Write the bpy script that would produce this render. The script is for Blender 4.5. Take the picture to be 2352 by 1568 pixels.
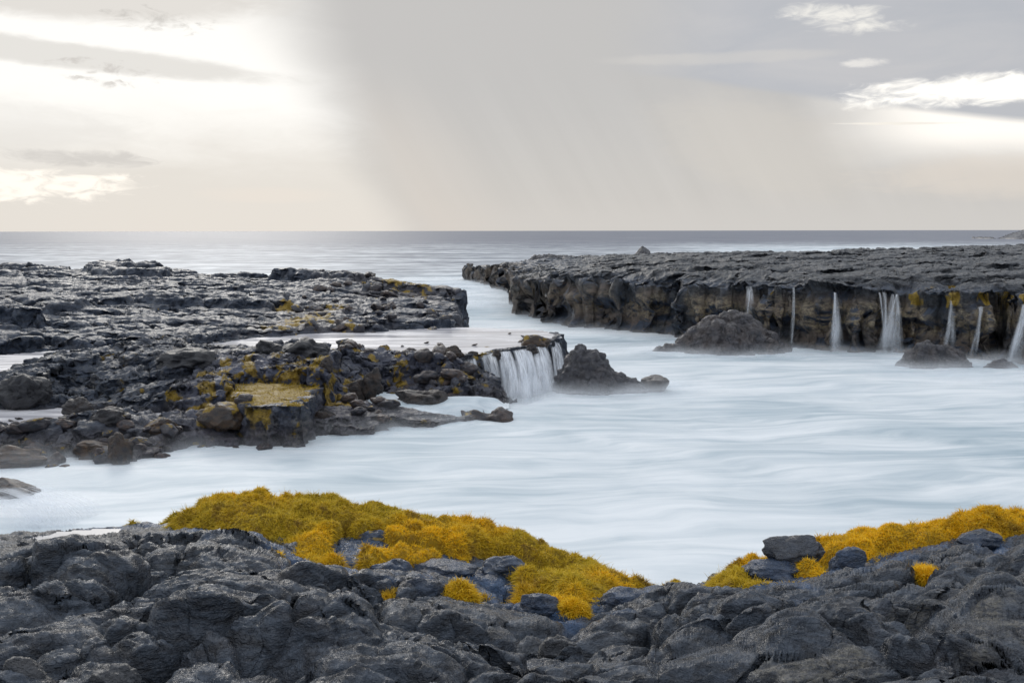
import bpy, math, random
import numpy as np

scene = bpy.context.scene
for o in list(bpy.data.objects):
    bpy.data.objects.remove(o)
R = math.radians
F = 2352 * 35 / 36.0
H = 5.0
PITCH = R(6.34)

# ------------------------------------------------------------------ camera
cam_data = bpy.data.cameras.new("camera")
cam = bpy.data.objects.new("camera", cam_data)
scene.collection.objects.link(cam)
cam_data.lens = 35
cam_data.sensor_width = 36
cam_data.clip_start = 0.1
cam_data.clip_end = 60000
cam.location = (0, 0, H)
cam.rotation_mode = 'XYZ'
cam.rotation_euler = (R(90) - PITCH, R(0.09), 0)
scene.camera = cam

# ------------------------------------------------------------------ render settings
scene.render.engine = 'CYCLES'
scene.cycles.use_denoising = True
scene.cycles.max_bounces = 6
scene.cycles.diffuse_bounces = 3
scene.cycles.glossy_bounces = 2
scene.cycles.transparent_max_bounces = 40
scene.view_settings.view_transform = 'Standard'
scene.view_settings.look = 'None'
scene.view_settings.exposure = 0.0
scene.view_settings.gamma = 1.0


# ------------------------------------------------------------------ node helpers
class E:
    """small expression wrapper round shader node sockets"""
    def __init__(self, g, s):
        self.g, self.s = g, s

    def _m(self, op, *args, clamp=False):
        n = self.g.new('ShaderNodeMath'); n.operation = op; n.use_clamp = clamp
        for i, a in enumerate((self,) + args):
            if isinstance(a, E): self.g.nt.links.new(a.s, n.inputs[i])
            else: n.inputs[i].default_value = float(a)
        return E(self.g, n.outputs[0])

    def __add__(self, o): return self._m('ADD', o)
    __radd__ = __add__
    def __mul__(self, o): return self._m('MULTIPLY', o)
    __rmul__ = __mul__
    def __sub__(self, o): return self._m('SUBTRACT', o)
    def __rsub__(self, o): return self._m('MULTIPLY', -1)._m('ADD', o)
    def __truediv__(self, o): return self._m('DIVIDE', o)
    def pow(self, o): return self._m('POWER', o)
    def clamp(self): return self._m('ADD', 0.0, clamp=True)
    def abs(self): return self._m('ABSOLUTE')

    def smooth(self, a, b, lo=0.0, hi=1.0):
        n = self.g.new('ShaderNodeMapRange'); n.interpolation_type = 'SMOOTHSTEP'
        self.g.nt.links.new(self.s, n.inputs['Value'])
        for k, v in (('From Min', a), ('From Max', b), ('To Min', lo), ('To Max', hi)):
            if isinstance(v, E): self.g.nt.links.new(v.s, n.inputs[k])
            else: n.inputs[k].default_value = float(v)
        return E(self.g, n.outputs['Result'])


class G:
    def __init__(self, nt):
        self.nt = nt

    def new(self, t):
        return self.nt.nodes.new(t)

    def put(self, val, sock):
        if isinstance(val, E): self.nt.links.new(val.s, sock)
        elif isinstance(val, (tuple, list)):
            if len(sock.default_value) == 4 and len(val) == 3: val = tuple(val) + (1,)
            sock.default_value = val
        else: sock.default_value = val

    def attr(self, name, out='Fac'):
        n = self.new('ShaderNodeAttribute'); n.attribute_name = name
        return E(self, n.outputs[out])

    def geo(self, out):
        return E(self, self.new('ShaderNodeNewGeometry').outputs[out])

    def sep(self, v):
        n = self.new('ShaderNodeSeparateXYZ'); self.put(v, n.inputs[0])
        return [E(self, n.outputs[i]) for i in range(3)]

    def comb(self, x, y, z):
        n = self.new('ShaderNodeCombineXYZ')
        for i, v in enumerate((x, y, z)): self.put(v, n.inputs[i])
        return E(self, n.outputs[0])

    def map(self, v, scale=(1, 1, 1), loc=(0, 0, 0), rot=(0, 0, 0)):
        n = self.new('ShaderNodeMapping'); self.put(v, n.inputs['Vector'])
        n.inputs['Scale'].default_value = scale; n.inputs['Location'].default_value = loc
        n.inputs['Rotation'].default_value = rot
        return E(self, n.outputs[0])

    def noise(self, v, scale, detail=4, rough=0.55, dist=0.0):
        n = self.new('ShaderNodeTexNoise'); self.put(v, n.inputs['Vector'])
        n.inputs['Scale'].default_value = scale; n.inputs['Detail'].default_value = detail
        n.inputs['Roughness'].default_value = rough; n.inputs['Distortion'].default_value = dist
        return E(self, n.outputs['Fac'])

    def voro(self, v, scale, feature='F1', out='Distance'):
        n = self.new('ShaderNodeTexVoronoi'); n.feature = feature; self.put(v, n.inputs['Vector'])
        n.inputs['Scale'].default_value = scale
        return E(self, n.outputs[out])

    def mix(self, f, a, b):
        n = self.new('ShaderNodeMix'); n.data_type = 'RGBA'
        self.put(f, n.inputs['Factor']); self.put(a, n.inputs['A']) if not isinstance(a, E) else None
        ia = [s for s in n.inputs if s.type == 'RGBA']
        self.put(a, ia[0]); self.put(b, ia[1])
        return E(self, [s for s in n.outputs if s.type == 'RGBA'][0])

    def scale(self, col, f):
        n = self.new('ShaderNodeVectorMath'); n.operation = 'SCALE'
        self.put(col, n.inputs[0]); self.put(f, n.inputs['Scale'])
        return E(self, n.outputs[0])

    def vadd(self, a, b):
        n = self.new('ShaderNodeVectorMath'); n.operation = 'ADD'
        self.put(a, n.inputs[0]); self.put(b, n.inputs[1])
        return E(self, n.outputs[0])

    def bump(self, h, strength, dist, normal=None):
        n = self.new('ShaderNodeBump'); self.put(h, n.inputs['Height'])
        n.inputs['Strength'].default_value = strength; n.inputs['Distance'].default_value = dist
        if normal is not None: self.put(normal, n.inputs['Normal'])
        return E(self, n.outputs[0])


def material(name):
    m = bpy.data.materials.new(name); m.use_nodes = True
    m.node_tree.nodes.clear()
    g = G(m.node_tree)
    out = g.new('ShaderNodeOutputMaterial')
    return m, g, out


# ------------------------------------------------------------------ world
SUN_AZ, SUN_EL = R(-17), R(24)
world = bpy.data.worlds.new("World"); scene.world = world
world.use_nodes = True
wt = world.node_tree; wt.nodes.clear()
g = G(wt)
wout = g.new('ShaderNodeOutputWorld'); bg = g.new('ShaderNodeBackground')
sky = g.new('ShaderNodeTexSky'); sky.sky_type = 'NISHITA'; sky.sun_disc = False
sky.sun_elevation = SUN_EL; sky.sun_rotation = SUN_AZ
tc = g.new('ShaderNodeTexCoord')
vec = E(g, tc.outputs['Generated'])
dx, dy, dz = g.sep(vec)
az = dx._m('ARCTAN2', dy) * (180 / math.pi)
el = dz._m('ARCSINE') * (180 / math.pi)


def AE(x, y):
    """direction (azimuth, elevation in degrees) seen at that spot of the photograph's sky"""
    a, b = (x - 1176) / F, (784 - y) / F
    d = np.array([a, math.cos(PITCH) + b * math.sin(PITCH), -math.sin(PITCH) + b * math.cos(PITCH)])
    d /= np.linalg.norm(d)
    return math.degrees(math.atan2(d[0], d[1])), math.degrees(math.asin(d[2]))


wv = g.comb(az * 0.1, el * 0.1, 0.0)
n_big = g.noise(g.map(wv, (1.0, 3.2, 1)), 1.3, 5, 0.55, 0.6) - 0.5
n_fine = g.noise(g.map(wv, (1.0, 3.0, 1), (7, 3, 0)), 6.0, 6, 0.6, 0.8) - 0.5
n_puff = g.noise(g.map(wv, (1.0, 1.8, 1), (2, 9, 0)), 9.0, 6, 0.6, 0.4) - 0.5
azw = az + n_big * 3.0


def blob(x0, x1, y0, y1, lo=0.55, hi=1.35, wig=1.2, tilt=0.0, wf=0.8):
    a0, _ = AE(x0, (y0 + y1) / 2); a1, _ = AE(x1, (y0 + y1) / 2)
    _, e0 = AE((x0 + x1) / 2, y1); _, e1 = AE((x0 + x1) / 2, y0)
    ca, ce, ra, re = (a0 + a1) / 2, (e0 + e1) / 2, abs(a1 - a0) / 2, abs(e1 - e0) / 2
    dxa = az - ca
    dye = el - ce - dxa * tilt + n_big * (re * 0.5)
    q = (dxa / ra) * (dxa / ra) + (dye / re) * (dye / re) + n_big * wig + n_fine * wf
    return q.smooth(lo, hi, 1.0, 0.0)


grey = g.mix((el + n_big * 2).smooth(0.0, 9.0), (0.62, 0.60, 0.575), (0.56, 0.55, 0.54))
rain = g.noise(g.comb(az * 0.55 + el * 0.32, el * 0.03, 0.0), 1.0, 4, 0.5) - 0.5
grey = g.scale(grey, rain * 0.16 * el.smooth(11.0, 5.0) + 1.0)
grey = g.mix((el + n_big).smooth(0.0, 2.2), (0.64, 0.62, 0.595), grey)
# bright opening on the left
edge = el * (-0.52) - 6.3 + n_big * 2.2
wdt = el * 0.22 + 1.0
L = az.smooth(edge - 0.8 - wdt, edge + 0.4 + wdt, 1.0, 0.0)
Lb = (el + n_big * 3.0 + n_fine * 1.0).smooth(2.4, 7.6)
lcol = g.mix(Lb, (0.78, 0.745, 0.695), (1.05, 1.03, 0.99))
col = g.mix(L, grey, lcol)
edge2 = az.smooth(edge - 0.5, edge + 2.5) * az.smooth(edge + 2.0, edge + 8.0, 1.0, 0.0) * el.smooth(10.0, 4.0)
col = g.mix(edge2 * 0.55, col, (0.69, 0.64, 0.59))
# cloud bands over the opening
col = g.mix(blob(-500, 620, -110, 34, wig=1.0, hi=1.5) * 0.8, col, (0.70, 0.67, 0.63))
col = g.mix(blob(-700, 745, 82, 148, 0.35, 1.25, 1.3, -0.06) * 0.72, col, (0.70, 0.68, 0.645))
col = g.mix(blob(240, 470, 22, 72, -0.2, 1.1, 3.0, -0.06, 7.0) * n_puff.smooth(-.12, .12) * 0.75, col, (0.56, 0.54, 0.51))
col = g.mix(blob(110, 380, 136, 196, -0.5, 0.9, 3.0, 0, 7.0) * n_puff.smooth(-.05, .12) * 0.75, col, (0.60, 0.57, 0.54))
col = g.mix(blob(-30, 400, 340, 382, 0.1, 1.2, 1.6, -0.01, 2.5) * 0.7, col, (0.60, 0.58, 0.56))
col = g.mix(blob(-420, 330, 225, 345, 0.2, 1.4, 2.0) * 0.40, col, (0.78, 0.76, 0.73))
col = g.mix(blob(-300, 300, 376, 462, 0.0, 1.1, 2.0, -0.02, 3.5) * .9, col, (1.15, 1.08, 0.98))
col = g.mix(blob(440, 800, 425, 468, 0.2, 1.3, 1.6) * 0.35, col, (0.86, 0.78, 0.70))
# grey-blue deck on the right
deck_edge = az * (-0.165) + 9.6 + n_big * 0.9
deck = el.smooth(deck_edge - 0.10, deck_edge + 0.45) * az.smooth(4.0, 13.0)
dcol = g.mix((n_big * 2.2 + 0.5).clamp(), (0.58, 0.58, 0.60), (0.47, 0.495, 0.545))
col = g.mix(deck * 0.85, col, dcol)
col = g.mix(blob(1480, 2020, 205, 460, 0.1, 1.3, 0.6, -0.25) * 0.5 * (1.0 - deck), col, (0.68, 0.64, 0.585))
col = g.mix((az + el * 0.3 + n_big * 2).smooth(17.0, 25.5) * (el + n_big * .8).smooth(2.7, 5.2) * (1.0 - deck), col, (1.12, 1.07, 1.0))
col = g.mix(blob(1950, 3100, 340, 460, 0.1, 1.3, 0.6) * 0.55 * (1.0 - deck), col, (0.80, 0.72, 0.635))
col = g.mix(blob(1380, 1940, 118, 150, 0.1, 1.3, 1.6) * 0.45, col, (0.69, 0.665, 0.63))
hole = blob(1900, 2760, 162, 242, -0.3, 1.15, 2.4, 0.03, 2.4)
col = g.mix(hole, col, (1.35, 1.30, 1.2))
col = g.mix(blob(1770, 2080, 5, 78, -0.4, 1.1, 2.6, -0.12, 3.2) * 0.85, col, (1.0, 0.97, 0.90))
col = g.mix(blob(1930, 2050, 134, 160, -0.4, 1.0, 1.5, 0, 3.0) * 0.6, col, (1.0, 0.96, 0.9))
col = g.mix(blob(1900, 2240, 281, 289, 0.1, 1.0, 0.6, -0.03), col, (0.95, 0.90, 0.82))
# sky overhead and behind the camera
up = el.smooth(14.0, 36.0)
back = dy.smooth(0.6, -0.1)
ncl = g.noise(vec, 2.2, 5, 0.55)
zen = g.mix(ncl.smooth(0.35, 0.7), (0.84, 0.93, 1.06), (1.27, 1.28, 1.3))
low = g.mix(el.smooth(0.0, 40.0), (0.30, 0.355, 0.45), zen)
col = g.mix(back, col, low)
col = g.mix(up, col, zen)
skyc = g.scale(E(g, sky.outputs[0]), 0.05)
tot = g.vadd(g.scale(col, 0.97), g.scale(skyc, 0.03))
g.put(tot, bg.inputs['Color']); bg.inputs['Strength'].default_value = 1.0
wt.links.new(bg.outputs[0], wout.inputs[0])
world.cycles.sampling_method = 'MANUAL'; world.cycles.sample_map_resolution = 512

sun_d = bpy.data.lights.new("sun", 'SUN'); sun_d.energy = 0.6; sun_d.angle = R(20)
sun_d.color = (1.0, 0.95, 0.88)
sun = bpy.data.objects.new("sun", sun_d); scene.collection.objects.link(sun)
sun.rotation_euler = (R(90) - SUN_EL, 0, math.pi - SUN_AZ)


# ------------------------------------------------------------------ numpy noise
def _h(ix, iy, iz, seed):
    h = (ix.astype(np.uint32) * np.uint32(374761393)) ^ (iy.astype(np.uint32) * np.uint32(668265263)) \
        ^ (iz.astype(np.uint32) * np.uint32(2246822519)) ^ np.uint32((seed * 3266489917) & 0xffffffff)
    h ^= h >> np.uint32(15); h *= np.uint32(2246822519)
    h ^= h >> np.uint32(13); h *= np.uint32(3266489917)
    h ^= h >> np.uint32(16)
    return h


def rnd(ix, iy, iz, seed):
    return (_h(ix, iy, iz, seed) & np.uint32(0xffffff)).astype(np.float32) / np.float32(16777216)


_GR = np.array([(1, 1, 0), (-1, 1, 0), (1, -1, 0), (-1, -1, 0), (1, 0, 1), (-1, 0, 1), (1, 0, -1), (-1, 0, -1),
                (0, 1, 1), (0, -1, 1), (0, 1, -1), (0, -1, -1), (1, 1, 0), (-1, 1, 0), (0, -1, 1), (0, -1, -1)], np.float32)


def gnoise(x, y, z, seed=0):
    x = np.asarray(x, np.float32); y = np.asarray(y, np.float32)
    z = np.broadcast_to(np.asarray(z, np.float32), x.shape)
    fx, fy, fz = np.floor(x), np.floor(y), np.floor(z)
    ix, iy, iz = fx.astype(np.int64), fy.astype(np.int64), fz.astype(np.int64)
    fx, fy, fz = x - fx, y - fy, z - fz
    u = fx * fx * fx * (fx * (fx * 6 - 15) + 10); v = fy * fy * fy * (fy * (fy * 6 - 15) + 10)
    w = fz * fz * fz * (fz * (fz * 6 - 15) + 10)
    res = 0
    for c in range(8):
        a, b, d = c & 1, (c >> 1) & 1, (c >> 2) & 1
        gr = _GR[(_h(ix + a, iy + b, iz + d, seed) & np.uint32(15))]
        dot = gr[..., 0] * (fx - a) + gr[..., 1] * (fy - b) + gr[..., 2] * (fz - d)
        res = res + dot * (u if a else 1 - u) * (v if b else 1 - v) * (w if d else 1 - w)
    return res.astype(np.float32)


def fbm(x, y, z=0.0, oct=4, seed=0, gain=0.5, ridged=False):
    s, a, f = 0, 1.0, 1.0
    z = np.asarray(z, np.float32)
    for i in range(oct):
        n = gnoise(x * f, y * f, z * f + i * 7.3, seed + i)
        if ridged: n = 0.5 - np.abs(n) * 1.4
        s = s + n * a
        a *= gain; f *= 2.03
    return s


def pillow(x, y, cell, seed, ang=0.0, spread=3.14, aniso=1.6, var=0.6, cr=0.0, flat=0.0):
    """rounded lobes with creases between them, about -1..1.2"""
    x = x / cell; y = y / cell
    ix, iy = np.floor(x).astype(np.int64), np.floor(y).astype(np.int64)
    z0 = np.zeros_like(ix)
    best = np.full(x.shape, -1.2, np.float32); sec = np.full(x.shape, -3.0, np.float32)
    for i in (-1, 0, 1):
        for j in (-1, 0, 1):
            cx, cy = ix + i, iy + j
            px = cx + 0.5 + (rnd(cx, cy, z0, seed) - .5) * 0.9
            py = cy + 0.5 + (rnd(cx, cy, z0, seed + 1) - .5) * 0.9
            t = ang + (rnd(cx, cy, z0, seed + 2) - .5) * spread
            r = 0.62 + 0.32 * rnd(cx, cy, z0, seed + 3)
            off = (rnd(cx, cy, z0, seed + 4) - .5) * var
            ddx, ddy = x - px, y - py
            c, s = np.cos(t), np.sin(t)
            qa = (ddx * c + ddy * s) / (r * aniso ** .5); qb = (-ddx * s + ddy * c) / (r / aniso ** .5)
            q = qa * qa + qb * qb
            hh = np.where(q < 1, np.sqrt(np.maximum(0, 1 - q)), -(q - 1) * 0.9) + off
            if flat:
                tx = (rnd(cx, cy, z0, seed + 5) - .5) * 1.1; ty = rnd(cx, cy, z0, seed + 6) * 1.0 - .75
                hs = np.clip((1 - q) * 6, -2.0, 0.75) + off * 1.3 + tx * ddx + ty * ddy
                hh = hh * (1 - flat) + hs * flat
            if cr: sec = np.maximum(sec, np.minimum(best, hh))
            best = np.maximum(best, hh)
    if cr: best = best - cr * np.exp(-(best - sec) / .09)
    return best.astype(np.float32)


def cracks(x, y, cell, seed, w):
    """narrow lines between irregular cells, 0..1"""
    x = x / cell; y = y / cell
    ix, iy = np.floor(x).astype(np.int64), np.floor(y).astype(np.int64); z0 = np.zeros_like(ix)
    a = np.full(x.shape, 9.0, np.float32); b = a.copy()
    for i in (-1, 0, 1):
        for j in (-1, 0, 1):
            cx, cy = ix + i, iy + j
            d = np.sqrt((x - cx - rnd(cx, cy, z0, seed)) ** 2 + (y - cy - rnd(cx, cy, z0, seed + 1)) ** 2)
            b = np.minimum(b, np.maximum(a, d)); a = np.minimum(a, d)
    return np.exp(-(b - a) / w)


def cell3(x, y, z, seed):
    """3d lobes: distance to the nearest jittered point, 0..1"""
    ix, iy, iz = (np.floor(a).astype(np.int64) for a in (x, y, z))
    best = np.full(x.shape, 9.0, np.float32)
    for i in (-1, 0, 1):
        for j in (-1, 0, 1):
            for k in (-1, 0, 1):
                cx, cy, cz = ix + i, iy + j, iz + k
                d = (x - cx - rnd(cx, cy, cz, seed)) ** 2 + (y - cy - rnd(cx, cy, cz, seed + 1)) ** 2 + (z - cz - rnd(cx, cy, cz, seed + 2)) ** 2
                best = np.minimum(best, d)
    return np.sqrt(best)


def sstep(a, b, x):
    t = np.clip((x - a) / (b - a), 0, 1)
    return t * t * (3 - 2 * t)


# ------------------------------------------------------------------ geometry helpers
def ray(x, y):
    a, b = (x - 1176) / F, (784 - y) / F
    return np.array([a, math.cos(PITCH) + b * math.sin(PITCH), -math.sin(PITCH) + b * math.cos(PITCH)])


def W(x, y, z=0.0):
    """ground position seen at photograph spot x, y on the level z"""
    d = ray(x, y); t = (z - H) / d[2]
    return np.array([d[0] * t, d[1] * t, z])


def WD(x, y, dist):
    d = ray(x, y); t = dist / d[1]
    return np.array([d[0] * t, dist, H + d[2] * t])


def sdf(X, Y, poly):
    poly = np.asarray(poly, np.float32)
    n = len(poly)
    d = np.full(X.shape, 1e9, np.float32)
    inside = np.zeros(X.shape, bool)
    for i in range(n):
        ax, ay = poly[i][:2]; bx, by = poly[(i + 1) % n][:2]
        ex, ey = bx - ax, by - ay
        wx, wy = X - ax, Y - ay
        t = np.clip((wx * ex + wy * ey) / (ex * ex + ey * ey + 1e-9), 0, 1)
        d = np.minimum(d, (wx - ex * t) ** 2 + (wy - ey * t) ** 2)
        c = (ay > Y) != (by > Y)
        xi = ax + (Y - ay) / (by - ay + 1e-12) * ex
        inside ^= c & (X < xi)
    d = np.sqrt(d)
    return np.where(inside, -d, d)


class Surf:
    """smooth surface through scattered heights"""
    def __init__(self, pts, lo=None, hi=None, smooth=0.02):
        self.p = np.array(pts, float)
        n = len(self.p)
        K = self._k(self.p[:, None, 0] - self.p[None, :, 0], self.p[:, None, 1] - self.p[None, :, 1]) + np.eye(n) * smooth
        P = np.c_[np.ones(n), self.p[:, 0], self.p[:, 1]]
        A = np.block([[K, P], [P.T, np.zeros((3, 3))]])
        self.w = np.linalg.lstsq(A, np.r_[self.p[:, 2], 0, 0, 0], rcond=None)[0]
        self.lo = self.p[:, 2].min() - .05 if lo is None else lo
        self.hi = self.p[:, 2].max() + .05 if hi is None else hi

    def _k(self, dx, dy):
        return np.sqrt(dx * dx + dy * dy)

    def __call__(self, X, Y):
        s = self.w[-3] + self.w[-2] * X + self.w[-1] * Y
        for (px, py, _), w in zip(self.p, self.w):
            s = s + w * self._k(X - px, Y - py)
        return np.clip(s, self.lo, self.hi).astype(np.float32)


def mesh_obj(name, verts, faces, mat, attrs=None, parent=None, smooth=True, uv=None):
    me = bpy.data.meshes.new(name)
    verts = np.asarray(verts, np.float32); faces = np.asarray(faces, np.int32)
    k = faces.shape[1]
    me.vertices.add(len(verts)); me.vertices.foreach_set('co', verts.ravel())
    me.loops.add(faces.size); me.loops.foreach_set('vertex_index', faces.ravel())
    me.polygons.add(len(faces)); me.polygons.foreach_set('loop_start', np.arange(0, faces.size, k, dtype=np.int32))
    me.polygons.foreach_set('use_smooth', np.full(len(faces), smooth))
    me.update(calc_edges=True)
    if attrs:
        for an, av in attrs.items():
            at = me.attributes.new(an, 'FLOAT', 'POINT'); at.data.foreach_set('value', np.asarray(av, np.float32).ravel())
    me.materials.append(mat)
    ob = bpy.data.objects.new(name, me); scene.collection.objects.link(ob)
    if parent: ob.parent = parent
    return ob


def tag(o, label=None, cat=None, group=None, kind=None):
    if label: o['label'] = label
    if cat: o['category'] = cat
    if group: o['group'] = group
    if kind: o['kind'] = kind
    return o


def grid_faces(nu, nv, keep=None):
    i = np.arange(nu - 1)[:, None] * nv + np.arange(nv - 1)[None, :]
    f = np.stack([i, i + nv, i + nv + 1, i + 1], -1).reshape(-1, 4)
    if keep is not None:
        f = f[keep.ravel()[f].any(axis=1)]
    return f


def compact(V, f, attrs):
    used = np.zeros(len(V), bool); used[f.ravel()] = True
    idx = np.cumsum(used) - 1
    return V[used], idx[f], {k: v.ravel()[used] for k, v in attrs.items()}


def normals(P):
    du = np.empty_like(P); dv = np.empty_like(P)
    du[1:-1] = P[2:] - P[:-2]; du[0] = P[1] - P[0]; du[-1] = P[-1] - P[-2]
    dv[:, 1:-1] = P[:, 2:] - P[:, :-2]; dv[:, 0] = P[:, 1] - P[:, 0]; dv[:, -1] = P[:, -1] - P[:, -2]
    n = np.cross(du, dv)
    n /= np.linalg.norm(n, axis=-1, keepdims=True) + 1e-12
    return n


def blur_u(a, k):
    c = np.cumsum(np.pad(a, ((k + 1, k), (0, 0)), mode='edge'), axis=0)
    return (c[2 * k + 1:] - c[:-2 * k - 1]) / (2 * k + 1)


def fan(hf, u0, u1, nu, y0, y1, nf, nv, disp=None, a=0.2, zmin=-0.35, k=30):
    """terrain sheet sampled evenly along its own slope, so that steep faces get as many points as flat ones"""
    u = np.linspace(u0, u1, nu, dtype=np.float32)
    yf = np.geomspace(y0, y1, nf).astype(np.float32)
    Xc = u[:, None] * yf[None, :]; Yc = np.broadcast_to(yf[None, :], Xc.shape)
    Hc = hf(Xc, Yc, False)
    dY = np.diff(Yc, axis=1); dH = np.diff(np.maximum(Hc, -0.5), axis=1)
    ds = (np.maximum(np.abs(dH) - 0.5 * dY, 0) + a * dY) / (0.5 * (Yc[:, 1:] + Yc[:, :-1]))
    ds = blur_u(blur_u(ds, k), k // 2)
    s = np.concatenate([np.zeros((nu, 1), np.float32), np.cumsum(ds, axis=1)], axis=1)
    s /= s[:, -1:]
    t = np.linspace(0, 1, nv)
    Y = np.empty((nu, nv), np.float32)
    for i in range(nu): Y[i] = np.interp(t, s[i], yf)
    Y = blur_u(Y, 1).astype(np.float32)
    X = u[:, None] * Y
    Z = hf(X, Y, True)
    P = np.stack([X, Y, Z], -1).astype(np.float32)
    if disp is not None:
        N = normals(np.stack([X, Y, hf(X, Y, False)], -1))
        P = disp(P, N)
    f = grid_faces(nu, nv, (P[..., 2] > zmin))
    return P, f


# ------------------------------------------------------------------ materials
def rock_material(name, base=(0.052, 0.057, 0.068), dark=(0.018, 0.019, 0.024), light=(0.115, 0.12, 0.13), sc=1.0, rough=(0.34, 0.62), bump=1.0,
                  brown=(0.075, 0.05, 0.032), spec=0.6, coat=0.6, fine=1.0, speck=.52):
    m, g, out = material(name)
    p = g.new('ShaderNodeBsdfPrincipled')
    pos = g.geo('Position')
    st = g.map(pos, (0.55, 0.9, 1.6))
    n1 = g.noise(pos, 1.7 * sc, 5, 0.6)
    n2 = g.noise(st, 9 * sc, 6, 0.65, 0.3)
    n3 = g.noise(st, 42 * sc, 4, 0.7)
    pits = g.voro(g.vadd(pos, g.scale(g.comb(n2, n3, n2), 0.05 / sc)), 30 * sc)
    c = g.mix(n2.smooth(0.32, 0.68), dark, base)
    c = g.mix(n3.smooth(speck, speck + .26) * n1.smooth(0.35, 0.6), c, light)
    c = g.mix(n1.smooth(0.56, 0.72) * 0.22, c, (0.062, 0.050, 0.046))
    c = g.mix(g.attr('brown') * n2.smooth(0.25, 0.55), c, brown)
    oc = g.mix(n3.smooth(0.3, 0.7), (0.17, 0.12, 0.07), (0.46, 0.39, 0.24))
    c = g.mix(g.attr('ochre') * (n2 * 0.7 + n3 * 0.3).smooth(0.42, 0.60) * 0.85, c, oc)
    c = g.mix(g.attr('blue') * n2.smooth(0.2, 0.62) * 0.8, c, (0.040, 0.105, 0.24))  # bluish sheen on the rock, painted into its base colour
    mc = g.mix(n3.smooth(0.3, 0.7), (0.15, 0.09, 0.012), (0.38, 0.255, 0.022))
    c = g.mix((g.attr('moss') * 1.5 + n2 * .7 + n3 * .5 - 0.85).smooth(0.1, 0.7), c, mc)
    g.put(c, p.inputs['Base Color'])
    g.put(n2.smooth(0.3, 0.75, rough[0], rough[1]) + g.attr('moss') * 0.3, p.inputs['Roughness'])
    p.inputs['Specular IOR Level'].default_value = spec
    wr = g.noise(g.map(g.vadd(pos, g.scale(g.comb(n1, n1, n1), 0.5 / sc)), (0.35, 0.8, 2.2), rot=(0.1, 0.25, 0.2)), 26 * sc, 5, 0.62, 0.6)
    hgt = n2 * 0.032 + n3 * (0.014 * fine) + wr * (0.018 + .014 * fine) + pits.smooth(0.0, 0.35) * 0.005
    b = g.bump(hgt, 1.0, 1.3 * bump / sc)
    g.put(b, p.inputs['Normal'])
    b2 = g.bump(n2 * 0.022 + wr * 0.020, 1.0, 1.1 * bump / sc)
    p.inputs['Coat Weight'].default_value = coat; p.inputs['Coat Roughness'].default_value = 0.22
    p.inputs['Coat IOR'].default_value = 1.35; g.put(b2, p.inputs['Coat Normal'])
    m.node_tree.links.new(p.outputs[0], out.inputs[0])
    return m


M_FORE = rock_material("basalt_near", sc=1.6, rough=(0.13, 0.38), spec=.35, coat=.2, fine=.1, speck=.62, base=(0.056, 0.071, 0.096), dark=(0.008, 0.010, 0.015), light=(0.16, 0.185, 0.225))
M_MID = rock_material("basalt_middle", sc=0.75, fine=.5, base=(0.032, 0.039, 0.053), dark=(0.008, 0.009, 0.013), light=(0.10, 0.115, 0.14), rough=(.28, .5), spec=.4, coat=.22)
M_FAR = rock_material("basalt_headland", sc=0.40, dark=(0.010, 0.011, 0.014), rough=(.5, .7), spec=.4, coat=.6, light=(0.14, 0.155, 0.18), base=(0.035, 0.042, 0.054), brown=(0.17, 0.13, 0.10))
M_SEAROCK = rock_material("basalt_sea_rock", sc=0.8, base=(0.046, 0.040, 0.041), dark=(0.02, 0.017, 0.018))
M_BOULDER = rock_material("basalt_boulder", sc=1.1, base=(0.034, 0.036, 0.043), dark=(0.010, 0.010, 0.013), spec=.35, coat=.3, brown=(0.085, 0.052, 0.030))
M_FBOULDER = rock_material("basalt_near_boulder", sc=2.0, base=(0.032, 0.037, 0.047), dark=(0.012, 0.013, 0.017), fine=.4, rough=(.2, .45), spec=.4)


# ------------------------------------------------------------------ sea
RIGHT_BASE = [(1085, 640), (1130, 652), (1190, 668), (1207, 722), (1300, 742), (1400, 755), (1520, 768), (1640, 782), (1810, 797),
              (1960, 806), (2150, 812), (2352, 830), (2800, 860)]
RIGHT_TOP = [(2800, 552, 3.9), (2352, 571, 3.6), (2100, 580, 3.4), (1900, 585, 3.3), (1700, 586, 3.1), (1500, 588, 2.9), (1300, 594, 2.5),
             (1200, 602, 2.2), (1110, 615, 1.5)]
right_poly = [W(x, y, 0)[:2] for x, y in RIGHT_BASE] + [W(x, y, z)[:2] for x, y, z in RIGHT_TOP]
POOL_Z = 1.2
LEFT_PTS = [(-500, 815, 1.2), (-100, 808, 1.2), (0, 803, 1.2), (150, 800, 1.22), (330, 795, 1.22), (480, 788, 1.22), (560, 776, 1.22), (640, 768, 1.22), (850, 763, 1.2), (1000, 760, 1.2), (1062, 757, 1.2)]
POOL_PX = [(430, 797), (520, 782), (600, 772), (700, 764), (900, 758), (1060, 752), (1215, 756), (1284, 768), (1284, 778), (1250, 790), (1180, 803), (1120, 810), (1050, 816), (960, 824), (880, 822), (800, 815), (740, 806), (560, 812)]
left_front = [W(*p) for p in LEFT_PTS]
left_back = [WD(1050, 692, 50), WD(985, 683, 50.5), WD(930, 672, 51), WD(870, 658, 51), WD(800, 652, 53), WD(750, 644, 54), WD(640, 643, 56),
             WD(500, 636, 57), WD(430, 632, 58), WD(230, 620, 60), WD(0, 615, 63), WD(-500, 612, 66)]
left_poly = [p[:2] for p in left_front + left_back]
pool_poly = [W(x, y, POOL_Z)[:2] for x, y in POOL_PX]
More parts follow.
